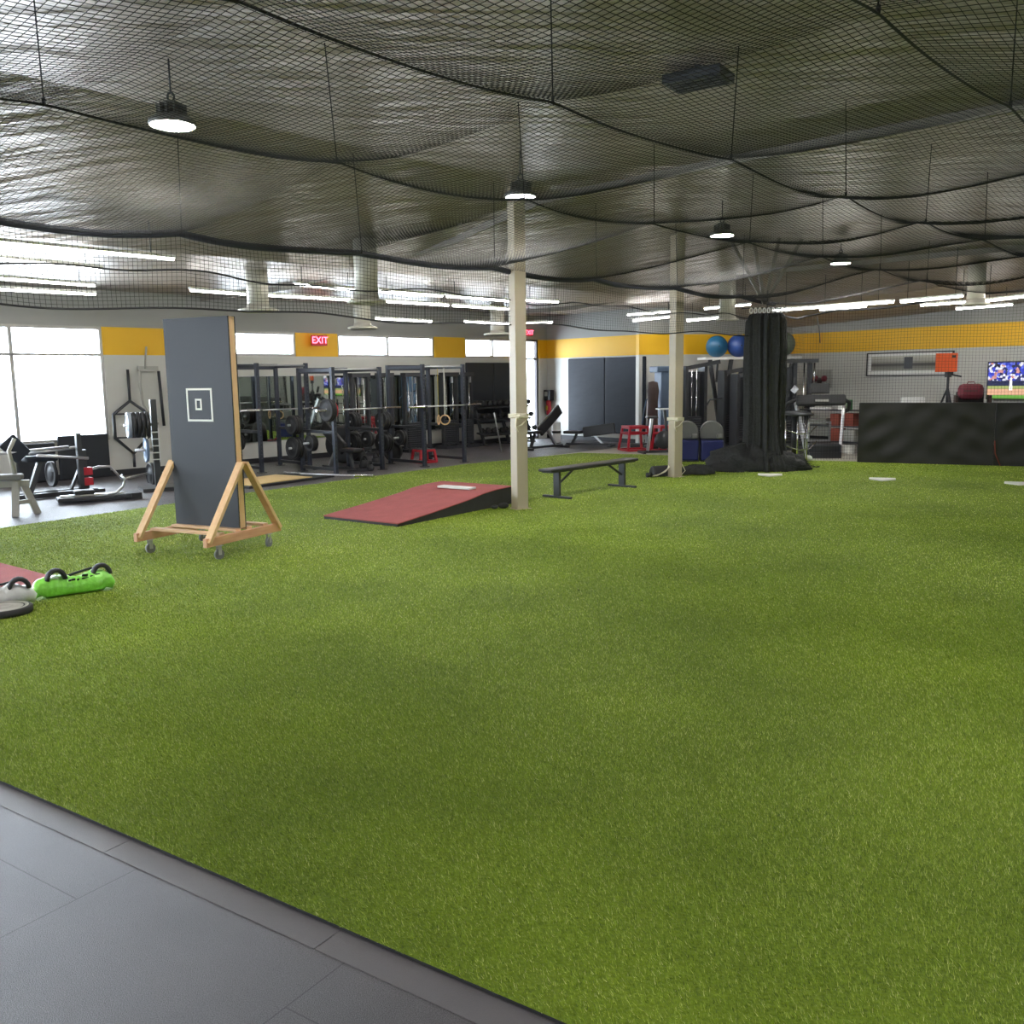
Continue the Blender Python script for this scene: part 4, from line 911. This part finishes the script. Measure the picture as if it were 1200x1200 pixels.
# wall hung trap bars
def hexbar(px0, py0, py1, s_, label):
    t, z0 = WW.hit(px0, py0, .15); _, z1 = WW.hit(px0, py1, .15)
    r = thing('trap_bar', label, 'trap bar', WW.at(t, .13, 0), ga, 'trap bars hung on the wall'); H_ = z0-z1; w = .36*s_
    zt, zb = z0-.32*H_, z1+.14*H_; zm1, zm2 = zt-.13*H_, zb+.17*H_
    MB().tube([(0, 0, zt), (-w, 0, zm1), (-w, 0, zm2), (0, 0, zb), (w, 0, zm2), (w, 0, zm1)], .036, 8, True).build('hexagon', M['dark_metal'], r)
    MB().tube([(0, 0, zt), (0, 0, z0)], .03, 8).build('sleeve', M['dark_metal'], r); MB().tube([(0, 0, zb), (0, 0, z1)], .03, 8).build('sleeve', M['dark_metal'], r)
    for z in (zm1, zm2): MB().tube([(-w, 0, z), (w, 0, z)], .018, 8).build('grip', M['black_metal'], r)
hexbar(150, 433, 548, 1.0, 'hexagonal trap bar hung upright on the wall right of the big window')
t, z = WW.hit(174, 432, .1); r = thing('pulley_station', 'thin wall mounted pulley frame with bent grey tubes beside the target board', 'pulley station', WW.at(t, .05, 0), ga)
MB().box((0, -.03, z), (.42, .06, .1)).build('bracket', M['grey_paint'], r); MB().tube([(-.08, -.06, z), (-.02, -.06, z+.45)], .02, 6).build('arm', M['grey_paint'], r)
MB().tube([(-.2, -.08, z-.05), (-.24, -.12, z-.35), (-.2, -.12, z-.75), (0, -.12, z-1.1), (.1, -.12, z-1.15)], .025, 6).build('tube', M['grey_paint'], r)
MB().tube([(.2, -.08, z-.05), (.24, -.08, z-1.2)], .03, 6).build('tube', M['dark_metal'], r)
# plate storage post
c = G(186, 574); r = thing('plate_tree', 'plate storage post half hidden behind the target board, one plate facing the windows', 'plate rack', c, ga-.3)
MB().box((0, 0, .8), (.1, .1, 1.6)).build('post', M['black_metal'], r); MB().box((0, 0, .03), (.6, .6, .06)).build('base', M['black_metal'], r)
m = MB()
for k in range(5): m.box((-.05, -.09, .55+.12*k), (.2, .02, .02))
for x in (-.15, .05): m.box((x, -.09, .8), (.02, .02, .6))
m.build('ladder_rack', M['silver'], r)
def PR(c, rz, x, y, z): return Vector((c.x+math.cos(rz)*x-math.sin(rz)*y, c.y+math.sin(rz)*x+math.cos(rz)*y, z))
qc = D(170, 498, c.y-.15)
MB().cyl((-.5, 0, qc.z), (0, 0, qc.z), .025, 8).build('peg', M['silver'], r); MB().cyl((-.35, 0, .72), (0, 0, .72), .025, 8).build('peg', M['silver'], r)
for k in range(5):
    plate_at(PR(c, ga-.3, -.42+.075*k, 0, qc.z), ga-.3, .225, .065, 'bumper plate with pale grey face at the outer end of the stacked row' if k == 0 else 'black bumper plate in the stacked row behind the target board', None if k == 0 else 'plates stacked behind the target board', 'plate_face' if k == 0 else 'rubber_black')
plate_at(PR(c, ga-.3, -.16, 0, .72), ga-.3, .225, .05, 'slim plate on the lower peg behind the target board', None, 'slate_blue')

# ------------------------------------------------------------------ back wall equipment
def tower2(px, py, Y, w, h, label, mcol='black_metal', rz=W2.ang):
    c = D(px, py, Y); r = thing('weight_tower', label, 'weight machine', (c.x, c.y, 0), rz, 'weight machines by the back wall')
    for x in (-w/2, w/2): MB().box((x, 0, h/2), (.09, .35, h)).build('upright', M[mcol], r, bevel=.01)
    MB().box((0, .1, h*.48), (w-.1, .12, h*.9)).build('shroud', M['dark_metal'], r)
    for k in range(10): MB().box((0, -.06, .25+.06*k), (w-.16, .12, .05)).build('stack_plate', M['black_metal'], r)
    for x in (-.07, .07): MB().cyl((x, -.05, .1), (x, -.05, h-.1), .012, 8).build('guide_rod', M['chrome'], r)
    MB().box((w/2+.05, -.1, h*.5), (.03, .04, h*.85)).build('trim_strip', M['silver'], r)
    MB().box((0, 0, .05), (w+.1, .6, .1)).build('base', M[mcol], r)
    MB().bar((-w/2, -.1, h-.06), (w*.85, -.55, h+.1), .08, .1).build('arm', M[mcol], r); MB().bar((w*.75, -.5, h+.05), (w*.7, -.5, h-.42), .04, .04).build('handle', M['rubber_black'], r)
    MB().tube([(w/2, -.1, 1.0), (w*.6, -.3, 1.25), (w*1.1, -.45, 1.28)], .022, 6).build('lever', M['black_metal'], r)
    return r
tower2(812, 480, 24.2, .55, 2.12, 'dark weight tower just right of the right column')
tower2(858, 480, 24.5, .62, 2.0, 'dark cable machine under the exercise balls, behind the bundle')
tower2(868, 480, 23.4, .35, 1.9, 'narrow dark cable machine touching the bundle on its left')
c = D(930, 480, 23.2); r = thing('cable_crossover', 'black cable frame with flat top right of the net bundle', 'weight machine', (c.x, c.y, 0), R(5))
for x in (-.45, .0, .38): MB().box((x, 0, 1.1), (.09, .1, 2.2)).build('upright', M['black_metal'], r)
MB().box((-.02, 0, 2.2), (1.05, .5, .09)).build('top_beam', M['black_metal'], r); MB().box((0, 0, .05), (1.0, .7, .1)).build('base', M['black_metal'], r)
MB().box((-.22, .1, 1.1), (.36, .06, 1.9)).build('shroud', M['dark_metal'], r); MB().cyl((.2, -.1, .1), (.2, -.1, 2.15), .02, 8).build('guide_rod', M['chrome'], r); MB().cyl((.46, -.1, 1.5), (.46, -.1, 2.15), .02, 8).build('guide_rod', M['chrome'], r)
for k in range(8): MB().box((-.22, 0, .2+.07*k), (.3, .12, .06)).build('stack_plate', M['black_metal'], r)
MB().box((-.05, -.15, 1.5), (.14, .02, .16), M=Matrix.Rotation(R(40), 3, 'Y')).build('handle', M['silver'], r)
# shelf with exercise balls
a, b = D(822, 421, 25.0), D(934, 416, 25.4); mid = (a+b)/2; an = math.atan2(b.y-a.y, b.x-a.x); L = (b-a).length; zs_ = (a.z+b.z)/2
r = thing('wall_shelf', 'long white high shelf carrying big exercise balls on slanted black legs', 'shelf', (mid.x, mid.y, 0), an)
MB().box((0, 0, zs_-.03), (L, .62, .06)).build('board', M['white_paint'], r)
for x0, x1 in ((-L*.44, -L*.30), (-L*.22, -L*.34), (L*.1, L*.2), (L*.42, L*.3)):
    MB().bar((x0, -.2, zs_-.06), (x1, -.2, .0), .09, .09).build('leg', M['black_metal'], r)
for px, py, rad, m, l in ((840, 409, .29, 'ball_teal', 'teal exercise ball on the high shelf, left of the pair'), (865.5, 409, .30, 'ball_blue', 'blue exercise ball on the high shelf, right of the pair'), (917, 404, .33, 'ball_green', 'dull green exercise ball on the high shelf, half behind the bundle')):
    q = D(px, py, 25.05); r = thing('exercise_ball', l, 'exercise ball', (q.x, q.y, zs_), 0, 'exercise balls on the shelf')
    MB().ball((0, 0, rad), rad, 20).build('ball', M[m], r); MB().lathe([(.012, 0), (.018, .004), (.012, .008)], (0, -rad*.98, rad), (0, -1, 0), 10).build('valve', M['rubber_black'], r)
# navy padded blocks with grey rounded tops
for i, (px, py) in enumerate(((805, 541), (834, 541))):
    c = G(px, py); r = thing('seat_block', ['navy seat block with rounded grey back, half behind the right column', 'navy seat block with rounded grey back, right one beside the net heap'][i], 'padded seat', c, R(-8), 'navy seat blocks')
    MB().box((0, .1, .26), (.48, .5, .44)).build('seat', M['navy'], r, bevel=.03); MB().box((0, .1, .02), (.5, .52, .04)).build('base', M['black_metal'], r)
    m = MB().slab([(-.25, .0), (.25, 0)] + [(.25*math.cos(q*math.pi/14)*1.0, .16+.24*math.sin(q*math.pi/14)) for q in range(15)], -.14, .14); b_ = m.build('backrest', M['grey_pad'], r, bevel=.03, loc=(0, .2, .49), rz=R(90))
    MB().box((.16, .0, .56), (.14, .3, .1)).build('armrest', M['grey_pad'], r, bevel=.03); MB().bar((.3, .2, .0), (.26, .3, .6), .05, .05).build('post', M['black_metal'], r)
# slate blue cabinet, punching bag, spin bike by the step in the wall
c = D(779, 470, 24.6); r = thing('padded_cabinet', 'slate blue upright cabinet with wider top left of the right column', 'cabinet', (c.x, c.y, 0), W2.ang)
MB().box((0, 0, 1.0), (.42, .42, 2.0)).build('body', M['slate_blue'], r, bevel=.02); MB().box((-.05, 0, 2.05), (.58, .5, .16)).build('cap', M['slate_blue'], r, bevel=.03); MB().box((0, -.215, .5), (.36, .01, .8)).build('door', M['slate_blue'], r)
c = D(765, 470, 24.0); r = thing('punch_bag', 'slim dark brown padded bag standing left of the slate blue cabinet', 'bag', (c.x, c.y, 0), 0)
MB().lathe([(.12, .3), (.14, .35), (.13, 1.2), (.16, 1.5), (.12, 1.72), (1e-5, 1.75)], n=20).build('body', M['brown'], r); MB().lathe([(.22, 0), (.22, .1), (.05, .14), (.05, .32)], n=20).build('base', M['rubber_black'], r)
c = G(768, 531); r = thing('exercise_bike', 'black and white exercise bike between the red boxes', 'exercise bike', c, R(10))
MB().bar((-.35, 0, .04), (.4, 0, .04), .06, .06).build('base_bar', M['black_metal'], r)
for x in (-.35, .4): MB().box((x, 0, .03), (.06, .5, .06)).build('foot', M['black_metal'], r)
MB().bar((-.2, 0, .05), (-.1, 0, .85), .06, .06).build('seat_post', M['silver'], r); MB().box((-.1, 0, .88), (.28, .2, .06)).build('seat', M['black_vinyl'], r, bevel=.02)
MB().bar((.35, 0, .05), (.22, 0, 1.05), .06, .06).build('front_post', M['dark_metal'], r); MB().box((.25, 0, 1.08), (.42, .26, .03)).build('tray', M['white_plastic'], r)
MB().lathe([(1e-5, -.04), (.22, -.04), (.23, 0), (.22, .04), (1e-5, .04)], (.22, 0, .32), (0, 1, 0), 24).build('flywheel', M['black_metal'], r)
c = G(757, 524); r = thing('elliptical_arm', 'slim silver and black stepper with curved handles before the right slate mat', 'stepper', c, R(40))
MB().bar((0, 0, .1), (.12, 0, 1.45), .05, .05).build('mast', M['silver'], r); MB().tube([(.12, -.1, 1.45), (-.05, -.2, 1.4), (-.25, -.22, 1.25), (-.35, -.22, .9), (-.4, -.22, .65)], .018, 6).build('handle', M['slate_blue'], r)
MB().tube([(.12, 0, 1.45), (.35, 0, 1.5)], .02, 6).build('handle', M['black_metal'], r); MB().box((0, 0, .06), (.9, .35, .12)).build('base', M['black_metal'], r, bevel=.03)
# treadmill and stand right of the bundle
c = G(966, 537); r = thing('treadmill', 'black treadmill with silver side posts seen from the front, between bundle and pads', 'treadmill', c, R(-4))
MB().box((0, .9, .14), (.75, 1.8, .12)).build('deck', M['rubber_black'], r, bevel=.02); MB().box((0, .15, .22), (.72, .42, .2)).build('motor_hood', M['dark_metal'], r, bevel=.04)
MB().box((0, -.02, .07), (.7, .12, .14)).build('base', M['black_metal'], r)
MB().bar((.36, .1, .05), (.55, .55, 1.3), .06, .08).build('side_post', M['silver'], r); MB().bar((-.36, .1, .05), (-.55, .55, 1.3), .06, .08).build('side_post', M['silver'], r)
cs = MB().slab([(.35, 1.18), (.5, 1.15), (.6, 1.38), (.42, 1.42)], -.55, .55).build('console', M['rubber_black'], r, bevel=.04)
MB().box((0, .36, 1.28), (.3, .02, .05), M=Matrix.Rotation(R(-14), 3, 'X')).build('badge', M['grey_paint'], cs)
MB().box((-.02, .5, 1.55), (.42, .06, .24), M=Matrix.Rotation(R(-14), 3, 'X')).build('screen', M['rubber_black'], r, bevel=.02)
for s_ in (-1, 1): MB().tube([(s_*.52, .5, 1.3), (s_*.68, .62, 1.22), (s_*.75, .9, 1.05), (s_*.72, 1.2, .98)], .045, 8).build('handrail', M['rubber_black'], r)
MB().frame(-.26, .26, .34, .8, .04, .5, .56).build('silver_guard', M['silver'], r)
c = G(931, 541); r = thing('storage_stand', 'round topped black stand with thin chrome legs right of the net heap', 'stand', c, .4)
MB().lathe([(.05, 1.0), (.36, 1.0), (.37, 1.02), (.36, 1.05), (.2, 1.09), (1e-5, 1.1)], n=28).build('top', M['dark_metal'], r)
for k in range(6):
    a_ = k*math.pi/3; MB().cyl((.26*math.cos(a_), .26*math.sin(a_), 0), (.26*math.cos(a_), .26*math.sin(a_), 1.0), .016, 6).build('leg', M['chrome'], r)
MB().cyl((0, 0, 0), (0, 0, 1.0), .07, 12).build('core', M['black_metal'], r)
for z in (.28, .62): MB().tube([(-.45, -.2, z+.1), (-.15, -.3, z), (.15, -.3, z+.02), (.45, -.15, z+.15)], .014, 6).build('hook_bar', M['chrome'], r)
for k, (dx, l) in enumerate(((-.12, 'white ball of tape at the foot of the chrome legged stand'), (.14, 'small striped roll at the foot of the chrome legged stand'))):
    q = G(938+k*10, 541); tag(MB().ball((0, 0, .07), .07, 10).build('small_ball', M['white_plastic'], loc=q), l, 'ball')
# shelf unit with boxes behind the treadmill
c = D(975, 500, 22.6); su = thing('shelf_unit', 'low shelf unit with boxes behind the treadmill', 'shelf', (c.x, c.y, 0), W3.ang)
SL = 1.9
for z in (.25, .62, 1.0): MB().box((0, 0, z), (SL, .4, .03)).build('shelf', M['dark_metal'], su)
for x in (-SL/2, SL/2):
    for y in (-.18, .18): MB().box((x, y, .58), (.04, .04, 1.16)).build('post', M['black_metal'], su)
def on_shelf(x, z, d, m, nm, label, cat): 
    q = PR(c, W3.ang, x, -.04, z+.015+d[2]/2); tag(MB().box((0, 0, 0), d).build(nm, M[m], loc=q, rz=W3.ang, bevel=.006), label, cat)
on_shelf(.55, .62, (.3, .26, .3), 'rust_box', 'storage_box', 'rust brown box with white label on the middle shelf behind the treadmill', 'box')
on_shelf(.18, .62, (.24, .26, .28), 'rust_box', 'storage_box', 'smaller rust brown box on the middle shelf behind the treadmill', 'box')
on_shelf(.6, .25, (.3, .26, .28), 'grey_paint', 'storage_bin', 'grey bin on the bottom shelf behind the treadmill', 'bin'); on_shelf(.2, .25, (.26, .26, .3), 'rust_box', 'storage_box', 'rust brown box on the bottom shelf behind the treadmill', 'box')
on_shelf(-.3, .62, (.5, .26, .16), 'grey_pad', 'storage_bin', 'grey tray on the middle shelf behind the treadmill', 'bin'); on_shelf(-.3, 1.0, (.5, .24, .05), 'white_paint', 'folded_towel', 'white folded towel on the top shelf behind the treadmill', 'towel')
on_shelf(.5, 1.0, (.1, .1, .24), 'green_thing', 'spray_bottle', 'dark green bottle on the top shelf right of the treadmill', 'bottle'); on_shelf(.3, 1.0, (.16, .12, .2), 'white_paint', 'tissue_box', 'white box on the top shelf right of the treadmill', 'box')
q = PR(c, W3.ang, -.65, -.04, 1.015+.17); tag(MB().ball((0, 0, 0), .17, 12).build('medicine_ball', M['rubber_black'], loc=q), 'black medicine ball on the top shelf behind the treadmill', 'ball')
for k, x in enumerate((.25, .5, .75)):
    q = PR(c, W3.ang, x, -.35, .0); tag(MB().box((0, 0, .1), (.2, .16, .2)).build('carton', M['white_paint'], loc=q, rz=W3.ang, bevel=.006), ['white carton on the floor by the treadmill post, nearest the bundle', 'white carton on the floor by the treadmill post, middle of three', 'white carton on the floor by the treadmill post, nearest the pads'][k], 'box')
# photograph on wall above the treadmill shelf
t, z = W3.hit(962, 444); r = thing('wall_rack', 'small pale board with dark hanging gear on the wall above the treadmill', 'wall board', W3.at(t, 0, z), W3.ang)
MB().box((0, -.02, 0), (.75, .03, .5)).build('board', M['grey_paint'], r)
for k in range(4): MB().lathe([(1e-5, -.03), (.08, -.03), (.09, 0), (.08, .03), (1e-5, .03)], (-.28+.15*k, -.08, -.05+.06*(k % 2)), (0, 1, 0), 14).build('hanging_gear', M['maroon'] if k % 2 else M['brown'], r)
# framed panorama (plain grey picture)
t0_, zt_ = W3.hit(1017, 414); t1_, _ = W3.hit(1119, 410); _, zb_ = W3.hit(1017, 441)
pw, ph = t1_-t0_, zt_-zb_; r = thing('framed_picture', 'long framed black and white picture with white mat on the back wall', 'picture', W3.at((t0_+t1_)/2, 0, (zt_+zb_)/2), W3.ang)
MB().frame(-pw/2, pw/2, -ph/2, ph/2, .03, -.05, -.003).build('frame', M['rubber_black'], r); MB().box((0, -.014, 0), (pw-.05, .02, ph-.05)).build('mat_board', M['white_paint'], r)
pm = mat('grey_print', rgb(130, 128, 120), .6); nt = pm.node_tree; tc = [x for x in nt.nodes if x.type == 'TEX_COORD'][0]; sp = nt.nodes.new('ShaderNodeSeparateXYZ'); nt.links.new(tc.outputs['Object'], sp.inputs[0])
mp = nt.nodes.new('ShaderNodeMapRange'); mp.inputs[1].default_value = -ph*.3; mp.inputs[2].default_value = ph*.3; nt.links.new(sp.outputs['Z'], mp.inputs[0])
cr = nt.nodes.new('ShaderNodeValToRGB'); e = cr.color_ramp.elements; e[0].position = 0; e[0].color = rgb(150, 148, 138); e[1].position = 1; e[1].color = rgb(196, 192, 180)
for q, cc in ((.3, rgb(120, 118, 110)), (.42, rgb(70, 68, 64)), (.52, rgb(78, 76, 72)), (.62, rgb(150, 146, 136))): x = e.new(q); x.color = cc
nt.links.new(mp.outputs[0], cr.inputs[0]); nt.links.new(cr.outputs[0], nt.nodes['Principled BSDF'].inputs['Base Color'])
MB().box((0, -.027, .02), (pw*.88, .006, ph*.6)).build('print', pm, r); MB().prism([(-.12, -.033), (.12, -.033), (.12, -.03), (-.12, -.03)], -.12, .18).build('dark_shape', M['dark_metal'], r)
# tripod with orange board
c = D(1108, 500, 20.6); r = thing('tripod', 'black camera tripod rising behind the long black pad', 'tripod', (c.x, c.y, 0), .2)
zt = 1.9-(430-434)/1080*20.6 - .15
MB().cyl((0, 0, .7), (0, 0, zt), .03, 10).build('column', M['black_metal'], r)
for k in range(3):
    a_ = k*2.094+2.6; MB().bar((0, 0, zt-.3), (.55*math.cos(a_), .55*math.sin(a_), 0), .04, .04).build('leg', M['black_metal'], r)
MB().box((0, 0, zt), (.1, .1, .12)).build('head', M['black_metal'], r); MB().bar((.03, -.03, zt), (.24, -.12, zt-.05), .035, .035).build('pan_handle', M['rubber_black'], r)
q = D(1109.5, 419, 20.6); r2 = thing('orange_board', 'orange square board mounted on top of the black tripod', 'board', (q.x, q.y, zt+.06), R(-20))
MB().box((0, 0, .2), (.44, .06, .41)).build('board', M['orange'], r2, bevel=.01); MB().box((.14, -.035, .33), (.08, .01, .05)).build('clip', M['rubber_black'], r2)
# chair with maroon bag
c = D(1136, 500, 20.3); r = thing('office_chair', 'dark chair back standing behind the long black pad', 'chair', (c.x, c.y, 0), R(-20))
MB().box((0, .0, .95), (.56, .5, .1)).build('seat', M['rubber_black'], r, bevel=.03); MB().box((0, .24, 1.2), (.56, .06, .5)).build('backrest', M['rubber_black'], r, bevel=.03)
for x in (-.3, .36): MB().box((x, 0, 1.22), (.05, .4, .3)).build('armrest', M['brown'], r)
for x in (-.22, .22):
    for y in (-.2, .2): MB().box((x, y, .45), (.05, .05, .9)).build('leg', M['black_metal'], r)
r = thing('duffel_bag', 'maroon soft bag with top handle sitting on the dark chair', 'bag', (c.x-.03, c.y-.02, 1.29), R(-20))
MB().box((0, -.04, .16), (.5, .3, .34)).build('body', M['maroon'], r, bevel=.1); MB().tube([(-.08, -.04, .32), (-.06, -.04, .37), (.06, -.04, .37), (.08, -.04, .32)], .012, 6).build('handle', M['maroon'], r)
MB().box((-.02, -.195, .18), (.26, .006, .02)).build('zip', M['brown'], r)
c = D(1095, 470, 20.2); tag(MB().box((0, 0, .66), (.5, .3, 1.32)).build('white_cabinet', M['white_paint'], loc=(c.x, c.y+1.1, 0), rz=R(-20), bevel=.01), 'white cabinet top showing behind the long black pad by the tripod', 'cabinet')
# television
t0_, zt_ = W3.hit(1160, 424); _, zb_ = W3.hit(1160, 468); tw = 2.0
r = thing('television', 'wall mounted television showing a ball game at the right edge', 'television', W3.at(t0_+tw/2, 0, (zt_+zb_)/2), W3.ang); th_ = zt_-zb_
MB().box((0, -.05, 0), (tw, .07, th_)).build('case', M['rubber_black'], r)
tm_ = bpy.data.materials.new('tv_picture'); tm_.use_nodes = True; nt = tm_.node_tree; n = nt.nodes; p = n['Principled BSDF']
tc = n.new('ShaderNodeTexCoord'); sp = n.new('ShaderNodeSeparateXYZ'); nt.links.new(tc.outputs['Object'], sp.inputs[0])
mp = n.new('ShaderNodeMapRange'); mp.inputs[1].default_value = -th_/2; mp.inputs[2].default_value = th_/2; nt.links.new(sp.outputs['Z'], mp.inputs[0])
cr = n.new('ShaderNodeValToRGB'); cr.color_ramp.interpolation = 'CONSTANT'; e = cr.color_ramp.elements; e[0].position = 0; e[0].color = rgb(96, 150, 60); e[1].position = .86; e[1].color = rgb(40, 36, 46)
for q, cc in ((.12, rgb(206, 160, 128)), (.28, rgb(150, 160, 96)), (.36, rgb(28, 34, 70)), (.5, rgb(60, 70, 170))): x = e.new(q); x.color = cc
nt.links.new(mp.outputs[0], cr.inputs[0]); vo = n.new('ShaderNodeTexVoronoi'); vo.inputs['Scale'].default_value = 16; nt.links.new(tc.outputs['Object'], vo.inputs['Vector'])
gt = n.new('ShaderNodeMath'); gt.operation = 'GREATER_THAN'; gt.inputs[1].default_value = .5; nt.links.new(mp.outputs[0], gt.inputs[0])
mu = n.new('ShaderNodeMath'); mu.operation = 'MULTIPLY'; mu.inputs[1].default_value = .8; nt.links.new(gt.outputs[0], mu.inputs[0])
mx = n.new('ShaderNodeMix'); mx.data_type = 'RGBA'; nt.links.new(mu.outputs[0], mx.inputs['Factor']); nt.links.new(cr.outputs[0], mx.inputs['A']); cw = n.new('ShaderNodeValToRGB'); cw.color_ramp.interpolation = 'CONSTANT'; e = cw.color_ramp.elements; e[0].position = 0; e[0].color = rgb(20, 22, 50); e[1].position = .68; e[1].color = rgb(236, 236, 246)
for q, cc in ((.34, rgb(44, 60, 190)), (.5, rgb(96, 112, 226)), (.6, rgb(214, 150, 126))): x = e.new(q); x.color = cc
nt.links.new(vo.outputs['Color'], cw.inputs[0]); nt.links.new(cw.outputs[0], mx.inputs['B'])
p.inputs['Base Color'].default_value = (.01, .01, .01, 1); nt.links.new(mx.outputs['Result'], p.inputs['Emission Color']); p.inputs['Emission Strength'].default_value = .2
scr = MB().box((0, -.088, 0), (tw-.05, .006, th_-.05)).build('screen', tm_, r)
wp = mat('tv_white', (1, 1, 1, 1), .5, emit=.18, var=0)
m = MB().box((-.42, -.094, -.06), (.06, .004, .13)); m.box((-.44, -.094, -.17), (.025, .004, .11)); m.box((-.395, -.094, -.17), (.025, .004, .11)); m.lathe([(.0001, 0), (.028, 0), (.028, .004), (.0001, .004)], (-.42, -.092, .04), (0, -1, 0), 12); m.build('player_image', wp, scr)
# dark vent hung flat under the roof above the net
a, b, e_ = G(792, 106, 4.42), G(858, 93, 4.42), G(830, 118, 4.42)
dv = Vector((b.x-a.x, b.y-a.y)); L = dv.length; an = math.atan2(dv.y, dv.x); r = thing('ceiling_vent', 'dark flat rectangular vent under the ceiling at upper right, above the net', 'vent', ((a.x+b.x)/2, (a.y+b.y)/2, 4.42), an)
MB().box((0, -.12, .02), (L, .35, .08)).build('frame', M['dark_metal'], r)
for k in range(5): MB().box((0, -.25+.065*k, -.025), (L-.06, .03, .012)).build('slat', M['black_metal'], r)
MB().bar((0, -.12, .06), (0, -.12, CEIL-4.42), .05, .05).build('stem', M['dark_metal'], r)
